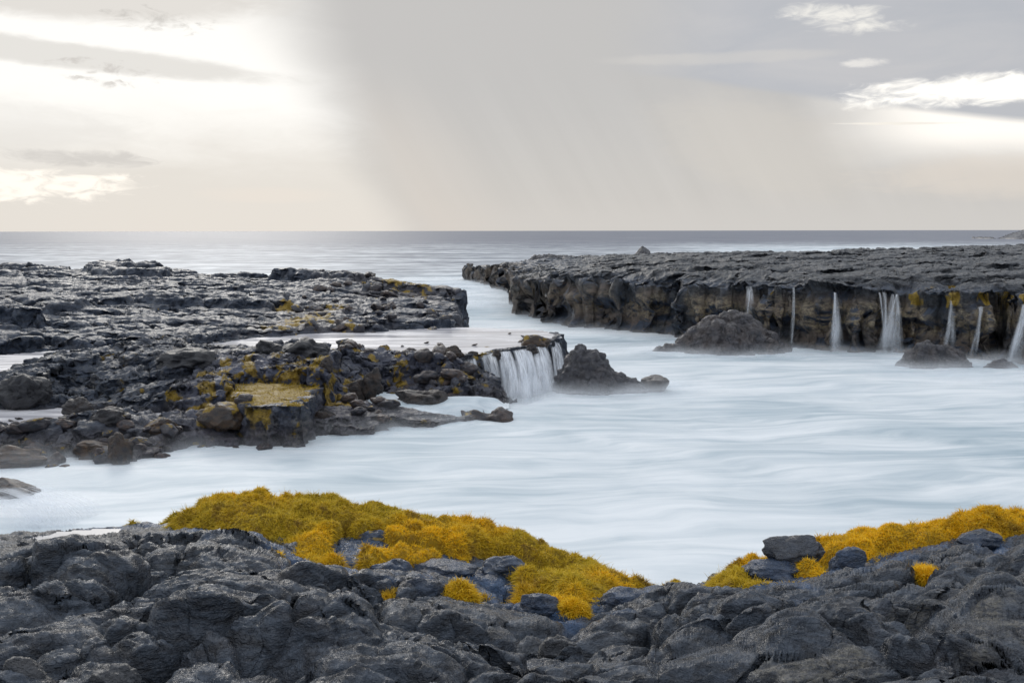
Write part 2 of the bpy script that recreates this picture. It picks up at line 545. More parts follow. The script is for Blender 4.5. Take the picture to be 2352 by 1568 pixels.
stream_poly = [W(*q)[:2] for q in [(-500, 805, 1.2), (0, 812, 1.2), (70, 808, 1.2), (170, 798, 1.2), (180, 808, 1.2), (100, 830, 1.2), (30, 855, 1.2), (-50, 875, 1.1), (-500, 900, 1.1)]]
rpool_poly = [W(*q)[:2] for q in [(-420, 930, .5), (30, 935, .5), (150, 930, .5), (300, 945, .5), (480, 950, .5), (480, 962, .5), (250, 968, .5), (150, 982, .5), (-420, 986, .5)]]


def carve(h, X, Y, poly, z, dep=.12):
    d = sdf(X, Y, poly)
    k = 1 - np.clip(-d / .3 , 0, 1)
    return np.minimum(h, z + dep * (2 * k - 1) + np.maximum(d, 0) * 4.0)


rock_a = W(1385, 905, 0.0)

m, g, out = material("sea_water")
M_SEA = m
p = g.new('ShaderNodeBsdfPrincipled')
pos = g.geo('Position')
sp = g.sep(pos)
foam = g.attr('foam')
flow = g.map(pos, (0.22, 0.34, 1), rot=(0, 0, R(-14)))
w1 = g.noise(flow, 0.8, 2, 0.5, 0.2)
w1b = g.noise(g.map(flow, (1, 1, 1), (5, 7, 0)), 0.8, 2, 0.5, 0.2)
fl2 = g.vadd(flow, g.scale(g.comb(w1, w1b, 0.0), 1.05))
s1 = g.noise(fl2, 0.9, 5, 0.55, 0.1)
s2 = g.noise(g.map(fl2, (0.6, 3.2, 1), (4, 2, 0), (0, 0, R(10))), 2.0, 5, 0.6, 0.1)
s3 = g.noise(g.map(pos, (0.03, 0.09, 1)), 1.0, 4, 0.5, 0.5)
mixv = (s1 * 0.8 + s2 * 0.65 + s3 * 0.6).smooth(0.72, 1.28)
fo = (foam * 1.55 + mixv * 0.75 - 0.72).smooth(0.0, 1.0)
rip = g.noise(g.map(pos, (0.22, 0.8, 1)), 0.9, 5, 0.6)
rip2 = g.noise(g.map(pos, (0.02, 0.10, 1)), 0.9, 6, 0.62)
deep = g.mix(rip.smooth(0.35, 0.65), (0.10, 0.115, 0.155), (0.16, 0.175, 0.21))
deep = g.mix(rip2.smooth(0.4, 0.62), deep, (0.20, 0.21, 0.245))
teal = g.mix(s3.smooth(0.4, 0.65), (0.30, 0.39, 0.445), (0.42, 0.495, 0.545))
milk = g.mix(mixv, teal, (0.735, 0.765, 0.785))
c = g.mix(fo, deep, milk)
g.put(c, p.inputs['Base Color'])
g.put(foam.smooth(0.0, 0.8, 0.42, 0.55), p.inputs['Roughness'])
g.put(foam.smooth(0.2, 0.8, 0.07, 0.18), p.inputs['Specular IOR Level'])
bh = g.noise(g.map(pos, (0.25, 1.0, 1)), 0.55, 6, 0.65) * foam.smooth(0.2, 0.75, 0.3, 0.012)
b2 = g.noise(g.map(pos, (0.06, 0.3, 1)), 0.4, 4, 0.6) * foam.smooth(0.15, 0.6, 0.5, 0.02)
g.put(g.bump(bh + b2, 1.0, 1.0), p.inputs['Normal'])
m.node_tree.links.new(p.outputs[0], out.inputs[0])


def foam_at(X, Y):
    near = 1.0 - 0.38 * sstep(45, 75, Y) - 0.17 * sstep(75, 150, Y) - 0.40 * sstep(140, 700, Y)
    dr = sdf(X, Y, right_poly); dl = sdf(X, Y, left_poly)
    d = np.minimum(dr, dl)
    near = near + 0.35 * np.exp(-np.maximum(d, 0) / 6) * sstep(40, 60, Y)
    # spray drifting seaward beyond the right headland
    near = near + 0.55 * np.exp(-np.maximum(dr, 0) / 25) * sstep(60, 80, Y) * sstep(5, 30, X)
    near = near + 0.5 * np.exp(-((np.log(np.maximum(Y, 1)) - math.log(210)) / .45) ** 2) * sstep(25, 75, X)
    # calmer darker channel
    near = near - 0.28 * np.exp(-((X - 3.0) / 9) ** 2 - ((Y - 42) / 5.0) ** 2)
    return np.clip(near, 0, 1)


u = np.linspace(-1.6, 1.6, 420, dtype=np.float32)
yy = np.concatenate([np.geomspace(6, 90, 380), np.geomspace(92, 30000, 160)]).astype(np.float32)
Y = np.broadcast_to(yy[None, :], (420, 540)).copy(); X = u[:, None] * Y
Z = 0.05 * fbm(X * 0.25, Y * 0.5, 0, 3, 5) * (1 - sstep(60, 100, Y)) + 0.12 * fbm(X * 0.06, Y * 0.14, 0, 2, 9) * (1 - sstep(200, 900, Y))
P = np.stack([X, Y, Z], -1)
sea = mesh_obj("sea", P.reshape(-1, 3), grid_faces(420, 540), M_SEA, {'foam': foam_at(X, Y)})
tag(sea, "milky blue-white long-exposure sea filling the cove and reaching the horizon", "sea", kind='structure')


# ------------------------------------------------------------------ right headland
rim_pts = []
for (x, y), z in zip(RIGHT_BASE, [1.5, 1.7, 1.9, 2.15, 2.35, 2.55, 2.65, 2.6, 2.65, 2.75, 2.6, 2.55, 2.5]):
    b = W(x, y, 0); rim_pts.append((b[0], b[1], z))
rim_pts += [tuple(W(x, y, z)) for x, y, z in RIGHT_TOP]
rim_pts += [tuple(W(x, y, z)) for x, y, z in ((1500, 612, 2.95), (1800, 612, 3.1), (2100, 615, 3.2), (2352, 612, 3.3))]
right_surf = Surf(rim_pts, 1.0, 3.9)


def right_h(X, Y, full):
    wx = X + 0.5 * fbm(X * 0.5, Y * 0.5, 1, 3, 21) + 0.9 * (pillow(X, Y, 1.7, 31, aniso=1.2, flat=.4) - .4)
    wy = Y + 0.5 * fbm(X * 0.5, Y * 0.5, 5, 3, 22) + 0.35 * (pillow(X, Y, 0.8, 35, aniso=1.2) - .4)
    d = sdf(wx, wy, right_poly)
    top = right_surf(X, Y)
    top = top + 0.20 * pillow(X, Y, 2.6, 41, 0.1, 1.2, 2.4, cr=.5, flat=.8) + 0.15 * pillow(X + 3, Y, 1.2, 43, 0.1, 1.4, 2.0, cr=.4, flat=.7) - .12
    top = top - 0.45 * sstep(-1.6, -0.1, d) * (0.4 + 0.9 * (fbm(X * .4, Y * .4, 2, 2, 55) + .3))
    if full:
        top = top + 0.06 * pillow(X, Y, 0.5, 47, 0, 1.5, 1.8, cr=.3) + 0.12 * fbm(X * 1.3, Y * 2.2, 0, 4, 61, ridged=True)
    return top - 4.2 * np.clip(d / 0.55, 0, 1) ** 0.85


def right_disp(P, n):
    x, y, z = P[..., 0], P[..., 1], P[..., 2]
    steep = 1 - np.abs(n[..., 2])
    steep = sstep(0.15, 0.55, steep)
    rib = cell3(x * 0.9, y * 0.9, z * 0.25, 71)
    rib2 = cell3(x * 2.2, y * 2.2, z * 0.9, 75)
    blk = fbm(x * 1.1, y * 1.1, z * 1.5, 4, 77)
    d = steep * ((0.5 - rib) * 0.95 + (0.5 - rib2) * 0.34 + blk * 0.22 - 0.42 * sstep(1.7, 0.9, z + blk * .5) + 0.25 * sstep(0.5, 0.0, z))
    nh = n.copy(); nh[..., 2] *= 0.15
    return P + nh * d[..., None] + n * (0.03 * fbm(x * 3, y * 3, z * 3, 3, 79))[..., None]


P, f = fan(right_h, -0.06, 0.72, 1250, 34, 112, 900, 760, right_disp, a=0.10, k=30)
n = normals(P)
x, y, z = P[..., 0], P[..., 1], P[..., 2]
st = sstep(0.25, 0.6, 1 - np.abs(n[..., 2]))
nn = fbm(x * .7, y * .7, z * .8, 4, 90)
right_side = sstep(3, 9, x)
ochre = st * sstep(0.7, 1.2, z + nn * .5) * sstep(2.35, 1.7, z + nn * .7) * sstep(-.3, .0, nn + 0.05) * (0.45 + 0.55 * right_side)
brown = st * (0.6 + 1.3 * nn) * sstep(2.6, 1.7, z)
mossR = sstep(0.05, 0.3, fbm(x * .8, y * .8, z * .5, 3, 95) + 0.35 * np.exp(-((x - 18.5) / 1.6) ** 2) + 0.33 * np.exp(-((x - 13.9) / .5) ** 2) - 0.30) \
    * sstep(1.8, 2.1, z) * sstep(2.75, 2.45, z + 0.15 * nn) * (x > 8)
A = {'brown': np.clip(brown, 0, 1), 'ochre': np.clip(ochre, 0, 1), 'moss': mossR, 'blue': 0.25 * sstep(0.8, 0.5, st) * sstep(2.9, 2.5, z)}
V, f, A = compact(P.reshape(-1, 3), f, A)
o = mesh_obj("headland", V, f, M_FAR, A)
tag(o, "long flat-topped black lava headland with a ribbed ochre-stained cliff on the far side of the cove", "headland", kind='structure')

# ------------------------------------------------------------------ left headland
left_surf = Surf([tuple(p) for p in left_front + left_back] + [tuple(WD(*a)) for a in ((130, 750, 37.5), (40, 745, 37), (470, 715, 42), (250, 690, 45), (560, 700, 44), (680, 705, 44), (900, 715, 43), (20, 690, 46), (350, 640, 55))], 0.9, 3.2)
L_STEPS = []
for pts, up in (([(-500, 770, 37), (0, 765, 36.5), (60, 775, 36), (95, 760, 36.5), (100, 735, 38.5), (60, 728, 39.5), (-500, 725, 40)], 0.42),
                ([(-500, 700, 42.5), (0, 716, 41.5), (150, 742, 40), (290, 712, 41.5), (330, 690, 43), (250, 672, 46), (-500, 670, 47)], 0.30),
                ([(330, 700, 42.5), (480, 705, 42), (650, 712, 42), (655, 700, 43), (620, 680, 46), (450, 670, 47), (340, 680, 45)], 0.34),
                ([(215, 645, 55), (300, 652, 54), (395, 655, 53.5), (395, 640, 56), (300, 625, 59), (200, 625, 59)], 0.42),
                ([(630, 655, 53), (780, 678, 52), (850, 700, 49), (880, 690, 50), (1000, 700, 49), (1045, 700, 49), (1030, 680, 51), (870, 658, 53), (640, 640, 57)], 0.35)):
    L_STEPS.append(([WD(*q)[:2] for q in pts], up))


def left_h(X, Y, full):
    wx = X + 0.9 * fbm(X * 0.35, Y * 0.35, 1, 3, 121) + 0.25 * (pillow(X, Y, .9, 131) - .4)
    wy = Y + 0.9 * fbm(X * 0.35, Y * 0.35, 5, 3, 122)
    d = sdf(wx, wy, left_poly)
    top = left_surf(X, Y)
    for poly, up in L_STEPS:
        ds = sdf(wx, wy, poly)
        top = top + up * (1 - sstep(-0.05, 0.3, ds)) * (0.6 + 0.4 * sstep(2.5, 0.2, -ds))
    rub = sstep(-16, -10, X) * sstep(46, 40, Y)
    top = top + 0.24 * (1 - .4 * rub) * pillow(X, Y, 2.4, 141, -0.2, 1.3, 2.8, cr=.5, flat=.8) + 0.16 * pillow(X + 3, Y, 1.0, 143, -0.2, 2.0, 2.2, cr=.4, flat=.7) - .08
    if full:
        top = top + (0.045 + .05 * rub) * pillow(X, Y, 0.42, 147, 0, 2.5, 1.5) + 0.055 * fbm(X * 1.2, Y * 2.4, 0, 4, 161, ridged=True) - .05 - .05 * rub
    h = top - 3.5 * np.clip(d / 0.8, 0, 1)
    h = carve(h, wx, wy, pool_poly, POOL_Z)
    return carve(h, X, wy, stream_poly, 1.18)


def rough_disp(amp, sc, seed, steepamp=0.3):
    def fdisp(P, n):
        x, y, z = P[..., 0], P[..., 1], P[..., 2]
        st = sstep(0.2, 0.6, 1 - np.abs(n[..., 2]))
        c = cell3(x * sc, y * sc, z * sc * .7, seed)
        b = fbm(x * sc * 1.6, y * sc * 1.6, z * sc * 1.6, 3, seed + 5)
        nh = n.copy(); nh[..., 2] *= 0.2
        return P + nh * (st * steepamp * ((0.45 - c) * 1.1 + b * .6))[..., None] + n * (amp * b)[..., None]
    return fdisp


P, f = fan(left_h, -0.66, -0.03, 950, 30, 72, 750, 640, rough_disp(0.07, 1.3, 171, 0.3), a=0.16)
x, y, z = P[..., 0], P[..., 1], P[..., 2]
nn = fbm(x * .7, y * .7, z * .8, 3, 190)
mz = 0
for cx, cy, dd, r in ((890, 672, 50, 1.6), (740, 720, 42, 1.6), (790, 745, 37, 1.3), (650, 715, 42, .7), (980, 690, 49, 1.3), (640, 745, 37, .8), (700, 735, 39, 1.0)):
    q = WD(cx, cy, dd); mz = mz + np.exp(-((x - q[0]) ** 2 + ((y - q[1]) * .6) ** 2) / (r * r))
mossL = sstep(0.62, 0.95, mz * 0.7 + fbm(x * 1.8, y * 1.8, z * 1.8, 3, 195) * 0.8)
A = {'brown': np.clip(.35 * sstep(0.0, .4, nn) + mz * .4, 0, 1) * sstep(-14, -8, x), 'ochre': 0 * x, 'moss': mossL * 0.55, 'blue': 0.15 + 0 * x}
V, f, A = compact(P.reshape(-1, 3), f, A)
o = mesh_obj("lava_platform", V, f, M_MID, A)
tag(o, "low layered lava platform on the left between the open sea and the raised pool", "lava platform", kind='structure')
o.name = "terrain_lava_platform"

# ------------------------------------------------------------------ middle shelf: ridge, mossy block, pool terrace, rubble
def wpts(l): return [W(*p) for p in l]


PL = []


def plate(pts, extra=(), edge=0.3, warp=0.3, lump=1.0, steep=3.0):
    w = wpts(pts)
    PL.append(dict(poly=[p[:2] for p in w], surf=Surf([tuple(p) for p in w] + [tuple(W(*q)) for q in extra]), edge=edge, warp=warp, lump=lump, steep=steep))


# ridge
plate([(-420, 880, .9), (-400, 850, 1.0), (0, 850, 1.2), (60, 838, 1.3), (130, 820, 1.45), (230, 806, 1.55), (330, 800, 1.6), (425, 792, 1.62), (500, 802, 1.5), (620, 798, 1.5), (700, 798, 1.5), (755, 808, 1.45),
       (765, 834, 1.35), (735, 862, 1.25), (640, 868, 1.15), (540, 870, 1.12), (505, 902, .95), (480, 938, .62), (400, 952, .55), (280, 942, .5), (160, 932, .5), (30, 940, .5), (-100, 942, .5), (-400, 945, .5)],
      extra=[(200, 860, 1.12), (330, 850, 1.25), (400, 880, 1.0), (60, 885, .95), (620, 835, 1.36), (-200, 880, .9)], edge=0.4, warp=.3)
# mossy block (flat top, square sides)
plate([(528, 884, .98), (600, 880, .99), (728, 884, .98), (738, 892, .97), (700, 922, .97), (690, 936, .95), (560, 934, .95), (545, 915, .97)], edge=.09, warp=.12, lump=.16, steep=1.3)
# pool terrace under the water, with the ledge of the falls
plate([(430, 800, 1.2), (560, 775, 1.2), (640, 764, 1.2), (850, 752, 1.2), (1060, 748, 1.2), (1170, 752, 1.2), (1215, 754, 1.2), (1290, 768, 1.2), (1290, 784, 1.2), (1240, 794, 1.18), (1175, 808, 1.16), (1120, 818, 1.14), (1050, 824, 1.15), (960, 834, 1.1),
       (880, 838, 1.1), (830, 850, 1.0), (760, 850, 1.0), (700, 815, 1.2)], edge=.3, warp=.2, lump=.35, steep=2.2)
# rubble left of the falls
plate([(755, 815, 1.3), (860, 812, 1.25), (930, 826, 1.15), (1010, 826, 1.2), (1070, 850, .75), (1140, 882, .45), (1165, 905, .3), (1130, 922, .15), (1030, 915, .3), (930, 900, .4), (905, 868, .75), (870, 880, .6), (860, 900, .45), (800, 905, .45), (765, 880, .8)],
      extra=[(1050, 870, .8), (820, 860, .9)], edge=.5, warp=.4, lump=1.2, steep=1.2)
# low slabs by the water
plate([(700, 930, .50), (800, 925, .45), (900, 948, .22), (1000, 950, .12), (1075, 965, .05), (980, 972, .08), (900, 972, .12), (880, 985, .1), (800, 985, .15), (700, 985, .2)], edge=.3, warp=.25, lump=.5, steep=1.0)
# rubble apron
plate([(-420, 970, .60), (0, 978, .58), (130, 978, .60), (230, 962, .60), (460, 955, .58), (560, 940, .6), (700, 940, .5), (715, 975, .2), (640, 1008, .10), (560, 1010, .12), (450, 1024, .1), (350, 1040, .08), (270, 1062, .05), (200, 1045, .08), (100, 1040, .1), (0, 1052, .05), (-420, 1070, .05)],
      edge=.5, warp=.45, lump=.75, steep=1.0)
# pool floor at far left
plate([(-420, 935, .5), (200, 925, .5), (470, 940, .5), (470, 965, .5), (200, 990, .45), (-420, 1000, .4)], edge=.4, warp=.2, lump=.1, steep=1.0)
PL[-1]['surf'].hi = 0.40; PL[-1]['surf'].lo = 0.3


def shelf_h(X, Y, full):
    n1 = fbm(X * 0.9, Y * 0.9, 1, 3, 221); n2 = fbm(X * 0.9, Y * 0.9, 5, 3, 222)
    big = pillow(X + .3 * n1, Y + .3 * n2, 1.25, 241, 0.35, 1.0, 2.6, cr=.4, flat=.75) - .4
    med = pillow(X + .2 * n2, Y, 0.55, 243, 0.35, 1.5, 2.2, cr=.4, flat=.6) - .4
    if full:
        fine = pillow(X, Y + .1 * n1, 0.22, 247, 0, 3, 1.4) - .45
        rd = fbm(X * 3, Y * 4, 0, 3, 261, ridged=True)
    h = np.full(X.shape, -1.0, np.float32)
    for q in PL:
        d = sdf(X + n1 * q['warp'] * 1.5, Y + n2 * q['warp'] * 1.5, q['poly'])
        top = q['surf'](X, Y) + q['lump'] * (0.28 * big + 0.11 * med)
        if full: top = top + q['lump'] * 0.06 * fine + max(q['lump'], .25) * 0.05 * (rd - .3)
        hh = top - q['steep'] * np.clip(d / q['edge'], 0, 1) - .25 * np.maximum(d, 0)
        h = np.maximum(h, hh)
    h = carve(h, X + .25 * n1, Y + .4 * n2, pool_poly, POOL_Z)
    h = carve(h, X + .3 * n1, Y + .3 * n2, rpool_poly, .47)
    h = carve(h, X + .2 * n1, Y + .2 * n2, stream_poly, 1.18)
    return h


P, f = fan(shelf_h, -0.72, 0.07, 1300, 18.5, 37, 1000, 860, rough_disp(0.05, 2.2, 271, 0.2), a=0.16, k=16)
x, y, z = P[..., 0], P[..., 1], P[..., 2]
n = normals(P)
st = sstep(0.25, 0.6, 1 - np.abs(n[..., 2]))
fb = fbm(x * 2, y * 2, z * 2, 3, 290)
mz = 0
for cx, cy, zz, r, k in ((900, 825, 1.15, 1.5, .8), (1020, 845, 1.0, 1.4, .7), (620, 830, 1.4, 1.7, .75), (740, 860, 1.2, .8, 1.0), (500, 890, 1.0, .9, 1.0), (560, 950, .6, 1.2, .6), (800, 835, 1.45, 1.0, .9), (470, 960, .5, 1.0, .5), (600, 872, 1.2, 1.2, 1.1)):
    q = W(cx, cy, zz); mz = mz + k * np.exp(-((x - q[0]) ** 2 + ((y - q[1]) * .7) ** 2) / (r * r))
blk = sdf(x, y, PL[1]['poly'])
moss_s = sstep(.62, 1.0, mz * .48 + fb * 1.1 + .12 * st)
moss_s = np.maximum(moss_s * .55, sstep(0.0, -0.25, blk + fb * .9 + .05) * sstep(.80, .90, z) * .8 * (1 - st))
A = {'brown': np.clip(mz * .7 + .5 * sstep(.8, .2, z), 0, 1), 'ochre': st * .3 * sstep(0, .3, fb), 'moss': moss_s, 'blue': np.clip(.12 + mz * .25, 0, .6)}
V, f, A = compact(P.reshape(-1, 3), f, A)
o = mesh_obj("terrain_rock_shelf", V, f, M_MID, A)
tag(o, "rugged black lava shelf at middle left with a square moss-topped block and the ledge of the falls", "rock shelf", kind='structure')
SHELF_MESH = (V, A)

# ------------------------------------------------------------------ foreground shore
FG = [(-700, 1568, 3.4), (100, 1568, 3.38), (600, 1568, 3.36), (1100, 1568, 3.26), (1700, 1568, 3.34), (2300, 1568, 3.42), (3000, 1568, 3.5),
      (100, 1750, 3.45), (1176, 1800, 3.38), (2300, 1750, 3.5), (-700, 1900, 3.5), (3100, 1900, 3.5),
      (50, 1400, 3.32), (500, 1400, 3.38), (900, 1470, 3.2), (1300, 1500, 3.16), (1650, 1430, 3.24), (2150, 1430, 3.32), (2900, 1400, 3.5),
      (60, 1290, 3.22), (400, 1280, 3.18), (700, 1310, 3.12), (980, 1350, 3.02), (1250, 1400, 3.0), (1450, 1400, 3.03), (1750, 1360, 3.1), (2050, 1310, 3.2), (2330, 1280, 3.28),
      (0, 1235, 3.0), (200, 1225, 3.0), (340, 1200, 3.02), (560, 1180, 3.05), (750, 1200, 3.02), (950, 1215, 2.95), (1100, 1240, 2.86), (1280, 1290, 2.78), (1380, 1320, 2.78), (1530, 1352, 2.85),
      (1650, 1345, 2.9), (1850, 1285, 2.98), (2000, 1260, 3.04), (2200, 1232, 3.12), (2352, 1215, 3.16), (3000, 1200, 3.3), (-700, 1240, 3.1), (1000, 1290, 2.98)]
fg_pts = [tuple(W(*p)) for p in FG]
fg_surf = Surf(fg_pts, 2.6, 3.6, 0.05)
FG_EDGE = [(-1500, 1245, 3.1), (-300, 1240, 3.0), (0, 1228, 3.0), (100, 1220, 3.0), (250, 1208, 3.02), (360, 1192, 3.03), (560, 1172, 3.05), (700, 1180, 3.03), (900, 1192, 3.0), (1000, 1205, 2.95), (1060, 1215, 2.9), (1160, 1245, 2.84),
           (1280, 1285, 2.79), (1370, 1308, 2.78), (1450, 1340, 2.80), (1530, 1355, 2.85), (1640, 1345, 2.9), (1750, 1310, 2.95), (1870, 1275, 2.98), (2000, 1254, 3.04), (2200, 1226, 3.12), (2352, 1210, 3.16), (3400, 1190, 3.3)]
fg_poly = [W(*p)[:2] for p in FG_EDGE] + [np.array([14, -3.0]), np.array([-14, -3.0])]
DOMES = []


def dome(xl, xr, yt, yb, depth=0.8, z=3.2, ang=0.0, p=0.5, under=0.0):
    c = W((xl + xr) / 2, yb, z)
    rx = (xr - xl) / 2 * c[1] / F
    ry = rx * depth
    hz = (yb - yt) * c[1] / F * (0.42 if yb < 1345 else 0.62)
    DOMES.append((c[0], c[1] + ry * 0.8, rx, ry, hz, ang, p))


for a in ((150, 470, 1215, 1300, .75, 3.15), (330, 660, 1215, 1290, .7, 3.12), (-60, 330, 1320, 1430, .8, 3.25, .5), (130, 620, 1395, 1560, .6, 3.35, .25),
          (480, 900, 1375, 1540, .55, 3.35, -.5), (640, 860, 1345, 1450, .8, 3.15, -.5), (740, 970, 1400, 1500, .8, 3.15, -.6), (930, 1140, 1415, 1520, .9, 3.15, .7),
          (950, 1180, 1480, 1560, .8, 3.2, .3), (1205, 1370, 1450, 1560, .9, 3.2, .1), (1420, 1910, 1385, 1490, .6, 3.2, .1), (1650, 1900, 1385, 1480, .8, 3.25),
          (1880, 2200, 1360, 1470, .7, 3.3, -.2), (2180, 2460, 1390, 1510, .8, 3.35, -.3), (10, 150, 1465, 1550, .9, 3.4), (1450, 1750, 1455, 1560, .6, 3.28, .2),
          (1180, 1450, 1405, 1470, .6, 3.08, .25), (1560, 1700, 1345, 1385, .8, 3.05),
          (1700, 2000, 1500, 1600, .6, 3.35), (2050, 2350, 1480, 1600, .7, 3.4)):
    dome(*a)
moss_polys_px = [
    [(250, 1205), (285, 1190), (330, 1190), (340, 1206), (300, 1214)],
    [(345, 1195), (360, 1180), (440, 1166), (560, 1158), (700, 1166), (900, 1180), (1000, 1192), (1060, 1205), (1160, 1235), (1280, 1272), (1380, 1300), (1455, 1335), (1535, 1350), (1500, 1372), (1440, 1385), (1385, 1412), (1290, 1425), (1240, 1392), (1120, 1405), (1088, 1372), (1120, 1335),
     (1250, 1338), (1240, 1318), (1120, 1300), (1030, 1318), (940, 1328), (860, 1340), (740, 1325), (680, 1296), (640, 1250), (560, 1250), (460, 1225), (370, 1212)],
    [(1590, 1372), (1600, 1350), (1640, 1338), (1750, 1302), (1870, 1266), (2000, 1246), (2200, 1218), (2352, 1202), (3000, 1180), (3000, 1215), (2400, 1225), (2290, 1262), (2200, 1250), (2080, 1275), (2000, 1292), (1930, 1308), (1905, 1340), (1860, 1366), (1700, 1378)],
    [(1470, 1372), (1530, 1345), (1600, 1352), (1560, 1368)]]


PUDDLE = [W(*q, 3.01)[:2] for q in [(40, 1243), (120, 1226), (260, 1214), (330, 1209), (300, 1224), (200, 1242), (100, 1256)]]


def world_on_fg(x, y):
    z = 3.0
    for _ in range(12):
        w = W(x, y, z)
        z = float(fg_surf(np.array([w[0]]), np.array([w[1]]))[0])
    return W(x, y, z)[:2]


moss_polys = [[world_on_fg(*q) for q in pl] for pl in moss_polys_px]


def moss_d(X, Y):
    d = np.full(X.shape, 9.0, np.float32)
    for pl in moss_polys: d = np.minimum(d, sdf(X, Y, pl))
    return d


def fg_base(X, Y):
    h = fg_surf(X, Y)
    d = sdf(X, Y, fg_poly)
    return h, d


def fg_h(X, Y, full):
    n1 = fbm(X * 1.1, Y * 1.1, 1, 3, 321); n2 = fbm(X * 1.1, Y * 1.1, 5, 3, 322)
    h, d = fg_base(X + .12 * n1, Y + .12 * n2)
    wx, wy = X + .18 * n1, Y + .18 * n2
    acc = np.zeros_like(h)
    for cx, cy, rx, ry, hz, ang, p in DOMES:
        c, s = math.cos(ang), math.sin(ang)
        qa = ((wx - cx) * c + (wy - cy) * s) / rx; qb = (-(wx - cx) * s + (wy - cy) * c) / ry
        q = qa * qa + qb * qb
        acc = np.maximum(acc, hz * np.maximum(0, 1 - q) ** .72 - 0.02)
    inner = sstep(0.5, -1.2, d)
    mdc = sstep(-.1, .5, moss_d(X, Y))
    h = h + acc * (.45 + .55 * mdc)
    md_ = 0.105 * (pillow(wx, wy, 0.62, 341, 0.2, 1.8, 1.9, cr=1.2, flat=.35) - .45) * (.45 + .55 * inner) * 1.7 * (.45 + .8 * sstep(-.3, .2, gnoise(X * .55, Y * .55, 9, 346)))
    sm = 0.075 * (pillow(X + .1 * n2, Y + .05 * n1, 0.30, 343, 0.0, 2.4, 1.9, cr=.9, flat=.45) - .45)
    area = sstep(-.25, .25, gnoise(X * .8, Y * .8, 3, 345))
    calm = (.3 + .7 * sstep(0.0, .7, sdf(X, Y, PUDDLE))) * (.38 + .62 * sstep(-.1, -.8, d)) * (.35 + .65 * mdc)
    h = h + md_ * calm + sm * (.35 + .65 * area) * calm
    if full:
        h = h + 0.022 * (pillow(X, Y + .05 * n1, 0.12, 347, 0, 3, 1.5) - .5) * (.3 + .7 * area)
        rr = fbm(X * 3.2 + n2, Y * 8 + n1, 0, 4, 361, ridged=True) - .4
        h = h - .055 * cracks(X * .8 + .1 * n1 + .02 * rr, Y * 1.3 + .1 * n2, 0.62, 401, .035) * sstep(-.15, .1, gnoise(X * .9, Y * .9, 6, 405)) * mdc
        h = h + 0.026 * rr + 0.010 * (fbm(X * 11 + n2, Y * 24 + n1, 0, 3, 371, ridged=True) - .4)
    pd = sdf(X + .05 * n1, Y + .05 * n2, PUDDLE)
    h = np.minimum(h, 3.0 + .05 * gnoise(X * 6, Y * 6, 0, 9) + np.maximum(pd, 0) * 2.5)
    return h - 1.1 * np.maximum(d, 0) - 1.2 * np.maximum(d - .5, 0)


def fg_disp(P, n):
    x, y, z = P[..., 0], P[..., 1], P[..., 2]
    b = fbm(x * 5, y * 5, z * 5, 4, 381, 0.55)
    c = cell3(x * 2.6, y * 2.6, z * 2.6, 385)
    st = sstep(0.1, 0.5, 1 - np.abs(n[..., 2]))
    pit = sstep(.28, .12, cell3(x * 14, y * 14, z * 14, 389)) * sstep(0.0, .35, fbm(x * 1.5, y * 1.5, z * 1.5, 2, 391))
    return P + n * (0.016 * b + st * .09 * (0.5 - c) - pit * .014)[..., None]


P, f = fan(fg_h, -1.2, 1.2, 2050, 1.6, 11.5, 1100, 1000, fg_disp, a=0.35, zmin=-.3, k=80)
FG_P = P


x, y, z = P[..., 0], P[..., 1], P[..., 2]
md = moss_d(x, y)
fb = fbm(x * 3, y * 3, z * 3, 3, 395)
blue = sstep(0.22, -0.15, md + fb * .5) * .6  # mask for the painted blue sheen on rock around the moss
ochre = .3 * sstep(.3, .5, fbm(x * 2, y * 2, z * 2, 3, 397) + .25 * sstep(1.0, 2.0, x)) * (x > 0)
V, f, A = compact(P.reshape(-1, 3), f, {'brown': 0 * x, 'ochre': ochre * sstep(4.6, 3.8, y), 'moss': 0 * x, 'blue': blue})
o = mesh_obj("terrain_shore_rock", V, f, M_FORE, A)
tag(o, "wrinkled grey-black lava shore across the whole foreground", "lava shore", kind='structure')

# ------------------------------------------------------------------ moss
m, g, out = material("moss_golden")
M_MOSS = m
p = g.new('ShaderNodeBsdfPrincipled')
pos = g.geo('Position')
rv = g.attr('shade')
n1 = g.noise(pos, 2.6, 4, 0.6)
n2 = g.noise(pos, 9.0, 3, 0.6)
c = g.mix((n1 * 0.5 + n2 * 0.5).smooth(0.36, 0.56), (0.52, 0.31, 0.012), (0.92, 0.58, 0.010))
c = g.mix(g.attr('olive') * (n1 + 0.14), c, (0.40, 0.34, 0.03))
n3_ = g.noise(g.map(pos, (1, 1, 1), (3, 1, 2)), 4.5, 5, 0.65)
c = g.mix(n3_.smooth(0.54, 0.66) * 0.75, c, (0.24, 0.14, 0.035))
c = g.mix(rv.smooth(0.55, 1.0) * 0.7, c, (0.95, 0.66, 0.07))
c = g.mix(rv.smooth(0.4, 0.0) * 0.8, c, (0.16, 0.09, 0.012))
g.put(c, p.inputs['Base Color'])
p.inputs['Roughness'].default_value = 0.55
p.inputs['Specular IOR Level'].default_value = 0.3
tr = g.new('ShaderNodeBsdfTranslucent'); g.put(c, tr.inputs['Color'])
mx = g.new('ShaderNodeMixShader'); mx.inputs[0].default_value = 0.3
m.node_tree.links.new(p.outputs[0], mx.inputs[1]); m.node_tree.links.new(tr.outputs[0], mx.inputs[2])
m.node_tree.links.new(mx.outputs[0], out.inputs[0])


